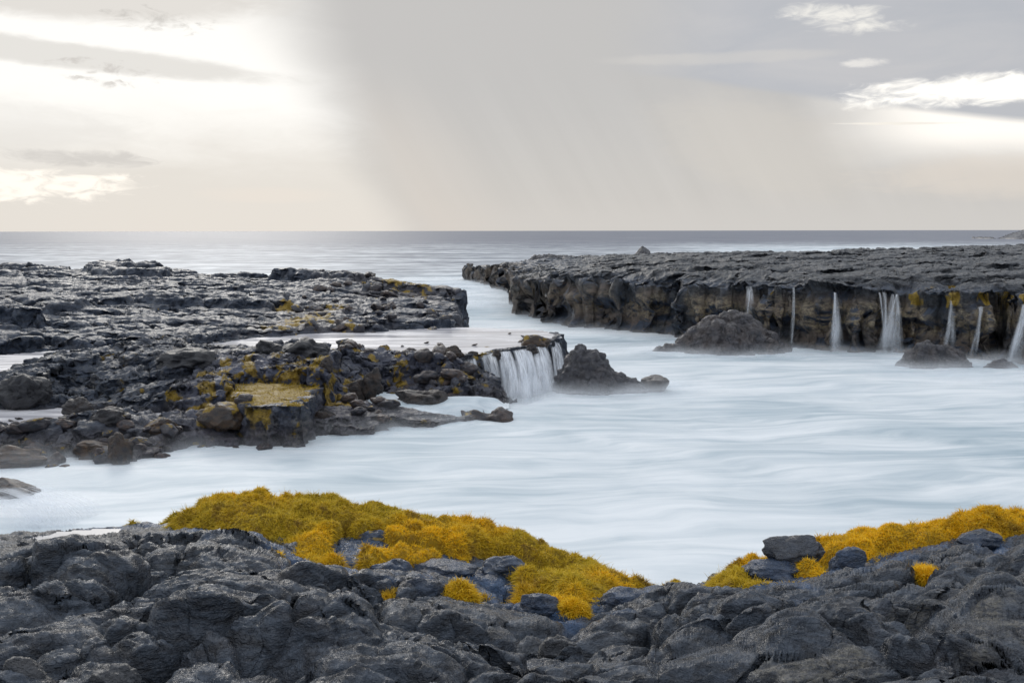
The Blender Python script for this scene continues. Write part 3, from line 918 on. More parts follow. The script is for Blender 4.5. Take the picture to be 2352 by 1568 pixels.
def strands(base, nrm, length, width, rng, olive, droop=0.5, segs=3):
    """curved blades rooted at base; returns verts, faces, attributes"""
    N = len(base)
    d = nrm + rng.normal(0, 0.55, (N, 3)); d[:, 2] += .25
    d /= np.linalg.norm(d, axis=1, keepdims=True)
    side = np.cross(d, rng.normal(0, 1, (N, 3))); side /= np.linalg.norm(side, axis=1, keepdims=True) + 1e-9
    bend = np.cross(side, d) * rng.normal(0, 0.6, (N, 1)) + np.array([0, 0, -droop])[None] * rng.uniform(0.2, 1, (N, 1))
    L = (length * rng.uniform(0.5, 1.4, N))[:, None]
    vs = []
    for k in range(segs + 1):
        t = k / segs
        c = base + d * L * t + bend * L * t * t
        wd = width * (1 - t ** 1.5 * 0.85)
        vs.append(c - side * wd); vs.append(c + side * wd)
    V = np.stack(vs, 1)
    nvp = 2 * (segs + 1)
    fb = np.array([[2 * k, 2 * k + 1, 2 * k + 3, 2 * k + 2] for k in range(segs)])
    f = (np.arange(N)[:, None, None] * nvp + fb[None]).reshape(-1, 4)
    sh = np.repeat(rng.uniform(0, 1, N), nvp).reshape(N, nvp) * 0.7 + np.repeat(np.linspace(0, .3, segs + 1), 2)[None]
    ol = np.repeat(olive, nvp)
    return V.reshape(-1, 3), f, sh.ravel(), ol


def moss_h(X, Y, full):
    g0 = fg_h(X, Y, True) - .02
    d = moss_d(X + .05 * fbm(X * 5, Y * 5, 0, 2, 411), Y + .05 * fbm(X * 5, Y * 5, 3, 2, 412))
    n1 = fbm(X * 2, Y * 2, 0, 2, 415)
    th = sstep(0.04, -0.22, d)
    for hx, hy, hr in MHOLES: th = th * sstep(.7, 1.15, np.sqrt((X - hx) ** 2 + (Y - hy) ** 2) / hr)
    far = sstep(5.9, 6.4, Y)
    cush = -0.01 + .022 * sstep(1.0, 1.6, X) + (0.055 + .03 * far) * (pillow(X + .1 * n1, Y, 0.36, 421, 0, 3, 1.3, cr=.6)) + 0.075 * (pillow(X, Y + .05 * n1, 0.15, 425, 0, 3, 1.2, cr=.5) - .25)
    holes = sstep(-.08, .06, fbm(X * 1.7, Y * 1.7, 4, 3, 431) + .17 + .22 * far)
    holes = np.maximum(holes, sstep(.7, 1.0, X) * .9)
    h = g0 - 0.035 + th * holes * (cush + .065)
    return h


MHOLES = [tuple(world_on_fg(a, b)) + (r,) for a, b, r in ((1820, 1318, .20), (1785, 1350, .24), (870, 1275, .17), (1945, 1330, .12), (900, 1352, .14), (972, 1395, .16), (1440, 1408, .18), (1232, 1418, .14), (420, 1195, .12), (1150, 1300, .2))]
rng = np.random.default_rng(5)
u = np.linspace(-0.45, 1.1, 1070, dtype=np.float32)
yy = np.linspace(4.9, 8.3, 420).astype(np.float32)
Y = np.broadcast_to(yy[None], (1070, 420)).copy(); X = u[:, None] * Y
Z = moss_h(X, Y, True); Z0 = fg_h(X, Y, True)
D = moss_d(X, Y)
P = np.stack([X, Y, Z], -1)
n = normals(P)
keep = (D < 0.06) & (Z > Z0 - 0.02)
f = grid_faces(1070, 420, keep)
flat = np.flatnonzero(keep.ravel())
NS = 320000
# strands in proportion to area
wgt = (Y.ravel()[flat]) ** 1.0; wgt = wgt / wgt.sum()
pick = rng.choice(flat, NS, p=wgt)
jit = rng.uniform(-.5, .5, (NS, 2))
Pb = P.reshape(-1, 3)[pick].copy(); Nb = n.reshape(-1, 3)[pick]
sx = (u[1] - u[0]) * Pb[:, 1]
tang = np.cross(Nb, np.array([0, 1., 0])[None]); tang /= np.linalg.norm(tang, axis=1, keepdims=True) + 1e-9
t2 = np.cross(Nb, tang)
Pb += tang * (jit[:, :1] * sx[:, None]) + t2 * jit[:, 1:] * (yy[1] - yy[0])


def olive_at(X, Y):
    return np.clip(sstep(-.35, .35, fbm(X * 1.1, Y * 1.1, 2, 3, 441) + .35 * sstep(6.0, 6.5, Y) - .4 * sstep(1.0, 1.6, X)), 0, 1)


Ls = 0.030 * (1 + .8 * fbm(Pb[:, 0] * 2.5, Pb[:, 1] * 2.5, 0, 2, 445))
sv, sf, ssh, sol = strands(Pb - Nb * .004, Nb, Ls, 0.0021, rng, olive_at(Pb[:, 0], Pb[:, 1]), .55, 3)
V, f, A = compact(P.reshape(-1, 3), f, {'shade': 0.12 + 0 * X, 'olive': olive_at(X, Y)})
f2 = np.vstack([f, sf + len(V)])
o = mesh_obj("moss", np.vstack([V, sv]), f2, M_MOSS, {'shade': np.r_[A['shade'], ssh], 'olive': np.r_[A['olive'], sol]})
tag(o, "carpet of golden-yellow and olive moss along the water edge of the foreground rocks", "moss", kind='stuff')

# moss strands on the flat block of the shelf
Vs, As = SHELF_MESH
sel = np.flatnonzero((As['moss'] > .5) & (Vs[:, 2] > .8))
SHELF_STRAND = True
if len(sel):
    pick = rng.choice(sel, 4500)
    Pb = Vs[pick] + rng.uniform(-.02, .02, (len(pick), 3)); Nb = np.tile([0, 0, 1.], (len(pick), 1))
    sv, sf, ssh, sol = strands(Pb, Nb, np.full(len(pick), .05), .007, rng, np.full(len(pick), 1.0), .4, 2)
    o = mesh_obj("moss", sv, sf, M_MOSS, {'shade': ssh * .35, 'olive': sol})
    tag(o, "short golden moss on top of the square block and ledges of the middle shelf", "moss", kind='stuff')


# ------------------------------------------------------------------ loose rocks
def ico(sub):
    import bmesh
    bm = bmesh.new(); bmesh.ops.create_icosphere(bm, subdivisions=sub, radius=1)
    v = np.array([q.co[:] for q in bm.verts], np.float32); fc = np.array([[q.index for q in t.verts] for t in bm.faces], np.int32)
    bm.free(); return v, fc


ICO = {k: ico(k) for k in (3, 4, 5, 6, 7)}


def boulder_geo(seed, sx, sy, sz, sub=5, rough=.25, lump=.18, lumpf=1.6, flat=0.0, pit=0.0, chis=5):
    v, fc = ICO[sub]
    r = np.ones(len(v), np.float32)
    a = v + seed * 3.17
    r += rough * fbm(a[:, 0], a[:, 1], a[:, 2], 5, seed, .52) * 1.3
    r += lump * (0.45 - cell3(a[:, 0] * lumpf, a[:, 1] * lumpf, a[:, 2] * lumpf, seed + 3))
    if pit: r -= pit * sstep(.35, .1, cell3(a[:, 0] * 7, a[:, 1] * 7, a[:, 2] * 7, seed + 9))
    p = v * r[:, None]
    # chisel a few facets
    rg = np.random.default_rng(seed)
    for k in range(chis):
        d = rg.normal(0, 1, 3); d /= np.linalg.norm(d); lim = rg.uniform(.72, .95)
        s = p @ d; ex = np.maximum(0, s - lim)
        p = p - (ex * .75)[:, None] * d[None]
    if flat: p[:, 2] = np.where(p[:, 2] > flat, flat + (p[:, 2] - flat) * .25, p[:, 2])
    return p * np.array([sx, sy, sz], np.float32), fc


def rock(name, loc, size, seed, mat, label, cat="boulder", group=None, rot=0.0, sub=5, sink=.25, blue=0., brown=0., moss=0., ochre=0., parent=None, **kw):
    v, fc = boulder_geo(seed, size[0], size[1], size[2], sub, **kw)
    up = sstep(-.1, .6, v[:, 2] / size[2])
    fbv = fbm(v[:, 0] / size[0] * 2, v[:, 1] / size[1] * 2, v[:, 2] / size[2] * 2, 3, seed + 40)
    o = mesh_obj(name, v, fc, mat, {'blue': np.full(len(v), blue), 'brown': np.clip(brown * (0.8 + fbv), 0, 1),
                                    'moss': np.clip(moss * up * sstep(-.2, .3, fbv), 0, 1), 'ochre': np.full(len(v), ochre)})
    o.location = (loc[0], loc[1], loc[2] + size[2] * (1 - 2 * sink) if sink is not None else loc[2])
    o.rotation_euler = (0, 0, rot)
    if label: tag(o, label, cat, group)
    return o


def on(hf, X, Y):
    return float(hf(np.array([[X]], np.float32), np.array([[Y]], np.float32), True)[0, 0])


def fit_rock(xl, xr, yt, yb, zbase, depth=.8, hscale=1.0, sink=.18):
    """position and half sizes of a rock that stands at level zbase between those photograph spots"""
    c = W((xl + xr) / 2, yb, zbase)
    rx = (xr - xl) / 2 * c[1] / F; ry = rx * depth
    ht = (yb - yt) * c[1] / F * hscale
    c = (c[0] * (1 + ry / c[1]), c[1] + ry, zbase)
    hz = ht / (2 * (1 - sink))
    return c, (rx, ry, hz), sink


# foreground boulders
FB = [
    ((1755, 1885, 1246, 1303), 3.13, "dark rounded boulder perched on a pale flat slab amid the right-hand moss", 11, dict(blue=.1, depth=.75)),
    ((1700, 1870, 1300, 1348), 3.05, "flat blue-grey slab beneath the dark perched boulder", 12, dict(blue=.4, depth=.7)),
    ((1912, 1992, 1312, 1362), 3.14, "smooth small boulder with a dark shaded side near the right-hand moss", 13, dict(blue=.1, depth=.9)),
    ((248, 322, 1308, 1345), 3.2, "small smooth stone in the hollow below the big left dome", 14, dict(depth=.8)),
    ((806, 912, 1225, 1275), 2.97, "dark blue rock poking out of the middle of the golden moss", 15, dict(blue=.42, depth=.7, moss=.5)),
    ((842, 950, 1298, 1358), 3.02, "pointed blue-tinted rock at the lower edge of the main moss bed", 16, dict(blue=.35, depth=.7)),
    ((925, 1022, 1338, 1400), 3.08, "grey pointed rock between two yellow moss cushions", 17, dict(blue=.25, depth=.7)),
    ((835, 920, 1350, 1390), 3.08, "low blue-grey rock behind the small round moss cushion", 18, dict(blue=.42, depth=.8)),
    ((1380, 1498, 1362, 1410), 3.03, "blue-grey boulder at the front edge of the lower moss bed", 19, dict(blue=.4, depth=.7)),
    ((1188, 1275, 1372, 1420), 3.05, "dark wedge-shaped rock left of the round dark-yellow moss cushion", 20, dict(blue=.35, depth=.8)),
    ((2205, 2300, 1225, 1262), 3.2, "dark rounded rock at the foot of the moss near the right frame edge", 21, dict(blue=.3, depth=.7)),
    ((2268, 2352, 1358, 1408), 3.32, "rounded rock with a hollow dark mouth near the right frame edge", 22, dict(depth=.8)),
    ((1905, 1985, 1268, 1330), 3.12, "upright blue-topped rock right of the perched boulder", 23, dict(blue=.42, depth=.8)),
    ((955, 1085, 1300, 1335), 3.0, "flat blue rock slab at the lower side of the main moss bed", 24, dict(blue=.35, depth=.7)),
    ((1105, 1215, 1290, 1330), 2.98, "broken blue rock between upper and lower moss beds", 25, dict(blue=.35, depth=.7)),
    ((520, 575, 1325, 1360), 3.22, "round knob of lava standing up on the left shore rock", 26, dict(depth=.9)),
    ((1230, 1330, 1470, 1540), 3.2, "rough round boulder in the gully at bottom centre", 27, dict(depth=.8)),
    ((-10, 100, 1525, 1600), 3.42, "rounded boulder in the bottom left corner", 28, dict(depth=.8)),
    ((205, 320, 1540, 1600), 3.42, "smooth oval stone cut by the bottom frame edge at left", 29, dict(depth=.7)),
    ((1040, 1160, 1415, 1460), 3.12, "egg-shaped boulder below the lower moss bed", 30, dict(depth=.8)),
]
for (bx, zb, lab, sd, kw) in FB:
    kw = dict(kw); dp = kw.pop('depth')
    c, s, sk = fit_rock(*bx, zb, depth=dp)
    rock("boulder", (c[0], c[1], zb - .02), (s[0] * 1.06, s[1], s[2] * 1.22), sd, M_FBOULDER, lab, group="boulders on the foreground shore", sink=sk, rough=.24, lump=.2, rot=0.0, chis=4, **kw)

# isolated moss cushions
def cushion(xl, xr, yt, yb, zb, label, seed, olive=.3):
    c, s, sk = fit_rock(xl, xr, yt, yb, zb, .8, 1.0, .3)
    v, fc = boulder_geo(seed, s[0] * .92, s[1], s[2] * .9, 4, .12, .25, 2.2)
    rg = np.random.default_rng(seed)
    nrm = v / np.array(s)[None] ** 2; nrm /= np.linalg.norm(nrm, axis=1, keepdims=True)
    ok = np.flatnonzero(v[:, 2] > -s[2] * .5)
    pick = rg.choice(ok, 5200)
    b = v[pick] + rg.normal(0, .006, (len(pick), 3))
    sv, sf, ssh, sol = strands(b, nrm[pick], np.full(len(pick), .03), .0022, rg, np.full(len(pick), olive), .4, 3)
    fq = np.hstack([fc, fc[:, 2:3]])
    me_v = np.vstack([v, sv])
    # base body is triangles: keep everything as triangles
    ft = np.vstack([fc, sf[:, [0, 1, 2]] + len(v), sf[:, [0, 2, 3]] + len(v)])
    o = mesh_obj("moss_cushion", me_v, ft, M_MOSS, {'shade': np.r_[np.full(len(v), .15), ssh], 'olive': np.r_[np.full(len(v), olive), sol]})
    o.location = (c[0], c[1], zb + s[2] * .4)
    tag(o, label, "moss", "moss cushions apart from the carpet")


for a in ((2095, 2148, 1316, 1334, 3.22, "single small yellow moss tuft alone on bare rock at right", 61, .0),
          (868, 922, 1368, 1400, 3.1, "small round moss cushion low at the left end of the lower moss", 62, .3),
          (905, 972, 1338, 1372, 3.06, "yellow moss cushion left of the grey pointed rock", 63, .15),
          (1012, 1098, 1345, 1412, 3.05, "large yellow moss cushion right of the grey pointed rock", 64, .4),
          (1282, 1348, 1390, 1425, 3.04, "round dark-yellow moss cushion at the bottom of the lower moss", 65, .2),
          (618, 648, 1278, 1302, 3.15, "tiny orange moss tuft in the cleft right of the big left dome", 66, .0),
          (805, 850, 1330, 1372, 3.08, "upright moss tuft beside the low blue-grey rock", 67, .2),
          (1250, 1300, 1385, 1405, 3.04, "thin moss strip between two dark rocks at the lower moss edge", 68, .1)):
    cushion(*a)

# ------------------------------------------------------------------ rocks standing in the cove
def stack(name, outline, zb, depth, seed, mat, label, cat, nu=260, nv=200, lump=.22, cell=.5, brown=0., dist=None, group=None):
    """rock whose skyline follows outline [(x, y_top)], standing on the level zb at the last number of depth"""
    xs = [p[0] for p in outline]
    yb, rad = depth
    c = W((xs[0] + xs[-1]) / 2, yb, zb)
    Y0 = c[1] + rad
    px = np.array([(q[0] - 1176) / F * Y0 for q in outline]); pz = np.array([WD(q[0], q[1], Y0)[2] for q in outline])
    X1 = np.linspace(px[0] - .5, px[-1] + .5, nu); V1 = np.linspace(-1.25, 1.25, nv)
    X, Vv = np.meshgrid(X1, V1, indexing='ij')
    prof = np.interp(X, px, pz, left=-1, right=-1)
    prof0 = np.maximum(prof - zb, 0)
    hm = max(pz) - zb
    rr = rad * (0.35 + .65 * np.sqrt(np.clip(prof0 / hm, 0, 1)))
    Yw = Y0 + Vv * rad * 1.1
    q = (Yw - Y0) / rr
    q = q + .25 * fbm(X * 1.2, Yw * 1.2, 0, 3, seed)
    h = (prof - zb + .6) * np.clip(1 - np.abs(q) ** 1.7, -1, 1) + zb - .6
    h = h + lump * (pillow(X, Yw, cell, seed + 4, 0, 3, 1.3) - .75) * sstep(-.2, .5, h - zb + .3)
    h = np.maximum(h, -1.0)
    P = np.stack([X, Yw, h], -1).astype(np.float32)
    n = normals(P)
    d = (0.6 - cell3(X / cell * 1.6, Yw / cell * 1.6, h / cell * 1.6, seed + 8)) * lump * 1.0 + .3 * lump * fbm(X * 5, Yw * 5, h * 5, 3, seed + 9)
    d = d + .22 * lump * fbm(X / cell * 5, Yw / cell * 9, h / cell * 5, 3, seed + 10, ridged=True)
    P = P + n * d[..., None]
    f = grid_faces(nu, nv, P[..., 2] > zb - .4)
    fbv = fbm(X * 2, Yw * 2, h * 2, 3, seed + 15)
    A = {'brown': np.clip(brown + fbv * .6, 0, 1), 'ochre': 0 * X, 'moss': 0 * X, 'blue': 0 * X + .1}
    Vt, f, A = compact(P.reshape(-1, 3), f, A)
    org = np.array([(px[0] + px[-1]) / 2, Y0, zb])
    o = mesh_obj(name, Vt - org[None], f, mat, A); o.location = org
    tag(o, label, cat, group)
    return o


stack("sea_rock", [(1268, 905), (1280, 868), (1292, 850), (1300, 832), (1312, 812), (1330, 798), (1352, 800), (1372, 806), (1388, 822), (1398, 838), (1410, 850), (1440, 866), (1470, 880), (1500, 893), (1520, 905)], 0, (908, 1.1), 501, M_SEAROCK,
      "tall dark crag of knobbly lava standing alone in the white water right of the falls", "sea rock", lump=.15, cell=.36, group="rocks standing in the cove")
stack("sea_rock", [(1500, 815), (1520, 800), (1550, 795), (1570, 775), (1600, 750), (1640, 728), (1680, 718), (1710, 720), (1740, 738), (1770, 765), (1800, 790), (1812, 798)], 0, (820, 1.8), 521, M_SEAROCK,
      "broad brown mound-shaped rock in front of the middle of the right cliff", "sea rock", nu=420, nv=320, lump=.22, cell=.8, brown=.35, group="rocks standing in the cove")
stack("sea_rock", [(2050, 858), (2080, 830), (2105, 800), (2135, 790), (2160, 796), (2190, 800), (2215, 812), (2235, 840)], 0, (848, 1.0), 541, M_SEAROCK,
      "ribbed grey rock in the foam below the cliff falls at right", "sea rock", lump=.2, cell=.5, brown=.2, group="rocks standing in the cove")
stack("sea_rock", [(2265, 848), (2285, 832), (2310, 824), (2335, 835), (2356, 850)], 0, (850, .7), 551, M_SEAROCK,
      "small low wet rock near the right frame edge in the foam", "sea rock", lump=.09, cell=.4, brown=.2, group="rocks standing in the cove")
stack("sea_rock", [(1452, 592), (1465, 577), (1474, 568), (1486, 574), (1496, 590)], 0, (592, 4.0), 561, M_SEAROCK,
      "small pale pyramid-shaped rock in the sea beyond the right headland", "sea rock", lump=.3, cell=1.5)
stack("sea_rock", [(1205, 600), (1230, 588), (1270, 585), (1320, 590), (1345, 602)], 0, (622, 3.0), 571, M_SEAROCK,
      "low broken reef just behind the tip of the right headland", "sea rock", lump=.25, cell=1.2)
stack("sea_rock", [(2306, 560), (2312, 548), (2335, 536), (2360, 528), (2420, 515), (2600, 500), (2900, 560)], 0, (552, 30.0), 581, M_SEAROCK,
      "distant hazy rock bluff at the right frame edge on the horizon", "sea rock", lump=.5, cell=8)
c, s, sk = fit_rock(1468, 1540, 862, 898, 0.0, .8)
rock("sea_rock", c, s, 77, M_SEAROCK, "smooth oval boulder at the right foot of the tall dark crag", "sea rock", "rocks standing in the cove", sink=.25, rough=.15, lump=.12, brown=.3)
c, s, sk = fit_rock(912, 1040, 896, 945, 0.12, .7)
rock("sea_rock", c, s, 78, M_BOULDER, "long low dark rock in the white run-off left of the falls", "sea rock", sink=.2, rough=.35, lump=.3, brown=.3)
c, s, sk = fit_rock(250, 305, 1010, 1075, 0.0, .8)
rock("sea_rock", c, (s[0], s[1], s[2] * 1.15), 79, M_BOULDER, "upright rock stump with white foam at its base below the left rubble", "sea rock", sink=.15, rough=.3, lump=.3, brown=.6, moss=.2)
for a, lab, sd in (((-40, 110, 1028, 1080), "broad brown wet rock at the left frame edge in front of the rubble", 80), ((-60, 85, 1098, 1150), "low wet rocks at the left frame edge beside the rushing white water", 81),
                   ((400, 418, 1, 1), None, 0)):
    if lab is None: continue
    c, s, sk = fit_rock(*a, 0.0, .6)
    rock("sea_rock", c, s, sd, M_BOULDER, lab, "sea rock", sink=.3, rough=.3, lump=.35, brown=.8)

# named boulders on the shelf
SB = [((200, 298, 938, 990), .45, "large smooth grey boulder at the right end of the small left pool", dict(brown=.1)),
      ((145, 215, 915, 960), .5, "long tilted dark rock at the far side of the small left pool", dict(brown=.2)),
      ((0, 125, 862, 940), .5, "big pitted dome of lava above the small left pool", dict(pit=.14)),
      ((455, 565, 925, 985), .45, "orange-brown crusted boulder in front of the mossy block", dict(brown=1., moss=.7)),
      ((330, 415, 960, 1005), .3, "brown weed-topped boulder in the middle of the rubble", dict(brown=1., moss=.5)),
      ((350, 500, 806, 852), 1.28, "cracked log-shaped lava lobe on the left ridge", dict()),
      ((640, 755, 782, 832), 1.36, "large smooth dark hump on top of the ridge beside the pool", dict()),
      ((590, 650, 780, 825), 1.38, "dark pointed lava knob on the ridge left of the smooth hump", dict()),
      ((100, 165, 1008, 1042), .05, "squat brown boulder at the water's edge on the left", dict(brown=.9)),
      ((170, 250, 1010, 1055), .05, "green-brown boulder left of the upright rock stump", dict(brown=.9, moss=.2)),
      ((700, 780, 935, 995), .0, "rounded wet boulder at the foot of the square block", dict(brown=.5)),
      ((780, 850, 870, 930), .2, "square-edged wet boulder right of the mossy block", dict(brown=.4)),
      ((830, 880, 850, 905), .5, "dark boulder at the edge of the white run-off", dict(brown=.4)),
      ((1025, 1062, 792, 822), 1.18, "round dark boulder at the left lip of the falls", dict(brown=.6)),
      ((555, 640, 950, 1005), .2, "dark boulder against the shaded front of the mossy block", dict(brown=.5)),
      ((1195, 1262, 768, 802), 1.1, "weed-topped rock on the ledge between the two curtains of the falls", dict(brown=1., moss=.6)),
      ((1130, 1150, 802, 824), 1.1, "wet dark rock splitting the short curtain from the main curtain of the falls", dict(brown=.4)),
      ((1206, 1234, 792, 812), 1.1, "blocky black rock jutting from the lip in the middle of the main curtain", dict(brown=.3)),
      ((1075, 1098, 804, 824), 1.1, "small dark rock breaking the lip of the short curtain", dict(brown=.4)),
      ((860, 905, 795, 822), 1.2, "brown weed-covered boulder at the front edge of the raised pool", dict(brown=1., moss=.6)),
      ((735, 765, 820, 850), 1.4, "small dark boulder at the right end of the ridge", dict(brown=.5))]
sd = 600
for bx, zb, lab, kw in SB:
    c, s, sk = fit_rock(*bx, zb, .75)
    rock("boulder", c, s, sd, M_BOULDER, lab, group="boulders on the middle shelf", sink=.22, rough=.33, lump=.32, **kw); sd += 3

# many small stones of the rubble
rg = random.Random(8)
protos = []
for i in range(9):
    v, fc = boulder_geo(700 + 5 * i, 1, .85, .68, 4, .22, .22, 1.7)
    up = sstep(-.1, .6, v[:, 2]); fbv = fbm(v[:, 0] * 2, v[:, 1] * 2, v[:, 2] * 2, 3, 750 + i)
    me = mesh_obj("stone", v, fc, M_BOULDER, {'blue': 0 * up + .1, 'brown': np.clip((.3 + .3 * (i % 3)) * (.8 + fbv), 0, 1), 'moss': np.clip((.55 if i % 3 == 0 else 0) * up * sstep(-.1, .3, fbv), 0, 1), 'ochre': 0 * up})
    protos.append(me)
zones = [  # D polygon, level, count, size range (m), label, group
    ([(0, 985), (130, 985), (230, 962), (450, 965), (640, 985), (640, 1005), (450, 1020), (330, 1035), (200, 1045), (0, 1040)], .3, 55, (.12, .30), "wet rounded stone in the brown rubble below the small left pool", "stones of the left rubble"),
    ([(770, 815), (930, 822), (960, 840), (900, 870), (860, 890), (780, 870)], 1.2, 30, (.12, .30), "weed-tinted stone in the rubble between block and raised pool", "stones between block and pool"),
    ([(925, 850), (1000, 836), (1050, 852), (1110, 880), (1158, 908), (1050, 908), (930, 892)], .7, 75, (.14, .42), "dark knobbly stone in the heap left of the main falls", "stones of the heap by the falls"),
    ([(860, 772), (1250, 765), (1230, 790), (1050, 808), (930, 815), (820, 790)], 1.2, 7, (.07, .22), "small dark stone breaking the surface of the raised pool", "stones in the raised pool"),
    ([(1060, 806), (1140, 800), (1240, 785), (1280, 775), (1270, 770), (1100, 795)], 1.2, 10, (.08, .26), "small stone along the lip of the falls", "stones along the lip"),
    ([(640, 715), (900, 690), (1040, 735), (1040, 752), (700, 758)], 1.35, 45, (.15, .38), "angular stone in the rubble on the far side of the raised pool", "stones beyond the pool"),
    ([(20, 955), (150, 945), (180, 975), (30, 985)], .47, 7, (.06, .16), "little stone in the small left pool", "stones in the small left pool")]


def in_poly(x, y, pl):
    r = False
    for i in range(len(pl)):
        (ax, ay), (bx, by) = pl[i][:2], pl[(i + 1) % len(pl)][:2]
        if (ay > y) != (by > y) and x < (bx - ax) * (y - ay) / (by - ay) + ax: r = not r
    return r


first = [True] * 9
for pl, lev, cnt, (s0, s1), lab, grp in zones:
    xs = [q[0] for q in pl]; ys = [q[1] for q in pl]
    pts = []
    while len(pts) < cnt:
        px, py = rg.uniform(min(xs), max(xs)), rg.uniform(min(ys), max(ys))
        if in_poly(px, py, pl): pts.append(W(px, py, lev)[:2])
    pts = np.array(pts, np.float32)
    hf = left_h if 'far side' in lab else shelf_h
    hz = hf(pts[:, 0][:, None], pts[:, 1][:, None], True)[:, 0]
    for (X_, Y_), z_ in zip(pts, hz):
        i = rg.randrange(9)
        if first[i]: o = protos[i]; first[i] = False
        else: o = protos[i].copy(); scene.collection.objects.link(o)
        s = s0 + (s1 - s0) * rg.random() ** 2.0
        o.scale = (s * rg.uniform(.9, 1.4), s * rg.uniform(.8, 1.2), s * rg.uniform(.7, 1.1))
        zz = max(z_, -.05)
        if 'pool' in lab and 'between' not in lab and 'far' not in lab and 'below' not in lab: zz = (POOL_Z if lev > 1 else .46); o.scale = (s * 1.3, s * .9, s * .5)
        o.location = (float(X_), float(Y_), float(zz) + s * .25)
        o.rotation_euler = (rg.uniform(-.4, .4), rg.uniform(-.4, .4), rg.uniform(0, 6.28))
        tag(o, lab, "stone", grp)

# ------------------------------------------------------------------ raised pool and other still water
m, g, out = material("pool_water")
M_POOL = m
p = g.new('ShaderNodeBsdfPrincipled'); pos = g.geo('Position')
st_ = g.noise(g.map(pos, (0.25, 1.3, 1)), 1.3, 5, 0.55, .4)
c = g.mix(st_.smooth(.35, .65), (0.50, 0.49, 0.52), (0.74, 0.73, 0.75))
g.put(c, p.inputs['Base Color']); g.put(st_.smooth(.3, .7, .12, .3), p.inputs['Roughness'])
p.inputs['Specular IOR Level'].default_value = .6
g.put(g.bump(st_, .3, .03), p.inputs['Normal'])
m.node_tree.links.new(p.outputs[0], out.inputs[0])


M_PUDDLE = M_POOL.copy(); M_PUDDLE.name = 'puddle_water'
for _n in M_PUDDLE.node_tree.nodes:
    if _n.type == 'BSDF_PRINCIPLED':
        for _k in ('Base Color', 'Roughness'):
            for _l in list(_n.inputs[_k].links): M_PUDDLE.node_tree.links.remove(_l)
        _n.inputs['Base Color'].default_value = (.20, .21, .24, 1); _n.inputs['Roughness'].default_value = .3; _n.inputs['Specular IOR Level'].default_value = .4


def water_sheet(name, poly, z, label, cell=.15, warp=.25, dz=None, mat=None, drop=0.0):
    poly = np.array(poly)
    x0, y0 = poly.min(0) - .5; x1, y1 = poly.max(0) + .5
    nx, ny = int((x1 - x0) / cell) + 2, int((y1 - y0) / cell) + 2
    X, Y = np.meshgrid(np.linspace(x0, x1, nx), np.linspace(y0, y1, ny), indexing='ij')
    d = sdf(X + warp * gnoise(X, Y, 0, 3), Y + warp * gnoise(X, Y, 5, 4), poly)
    Z = np.full(X.shape, z) + (dz(X, Y) if dz else 0)
    if drop: Z = Z - drop * (1 - sstep(0, .55, -d))
    f = grid_faces(nx, ny, d < 0)
    V, f, A = compact(np.stack([X, Y, Z], -1).reshape(-1, 3), f, {'foam': 0 * X + .9})
    o = mesh_obj(name, V, f, mat or M_POOL, A)
    tag(o, label, "water", kind='structure')
    return o


water_sheet("water_raised_pool", [W(x, y, POOL_Z)[:2] for x, y in POOL_PX], POOL_Z, "smooth pale raised pool on the lava terrace feeding the falls", warp=.15)
water_sheet("water_rock_pool", rpool_poly, .47, "still grey pool lying among the rocks at the left edge")
water_sheet("water_side_stream", stream_poly, 1.18, "white stream slipping down behind the left ridge at the frame edge")
water_sheet("water_puddle", PUDDLE,
            3.012, "shallow bright puddle on the shore rock at left", cell=.03, warp=.16, mat=M_PUDDLE)

# ------------------------------------------------------------------ falling water
m, g, out = material("falling_water")
M_FALL = m
p = g.new('ShaderNodeBsdfPrincipled')
a = g.attr('across'); dn = g.attr('down'); ed = g.attr('fade')
sd_ = g.attr('seed')
v = g.comb(a, dn * 0.35, sd_)
s1 = g.noise(v, 5.0, 4, 0.6)
s2 = g.noise(g.map(v, (3.5, 1, 1), (3, 1, 0)), 6.0, 3, 0.6)
al = ((s1 * .65 + s2 * .35).smooth(.40, .60) * .94 + .06) * ed
p.inputs['Base Color'].default_value = (0.83, 0.86, 0.90, 1)
p.inputs['Roughness'].default_value = .5
tl = g.new('ShaderNodeBsdfTranslucent'); tl.inputs['Color'].default_value = (.8, .84, .9, 1)
mxt = g.new('ShaderNodeMixShader'); mxt.inputs[0].default_value = .35
m.node_tree.links.new(p.outputs[0], mxt.inputs[1]); m.node_tree.links.new(tl.outputs[0], mxt.inputs[2])
tp = g.new('ShaderNodeBsdfTransparent'); mx = g.new('ShaderNodeMixShader')
g.put(al, mx.inputs[0]); m.node_tree.links.new(tp.outputs[0], mx.inputs[1]); m.node_tree.links.new(mxt.outputs[0], mx.inputs[2])
m.node_tree.links.new(mx.outputs[0], out.inputs[0])


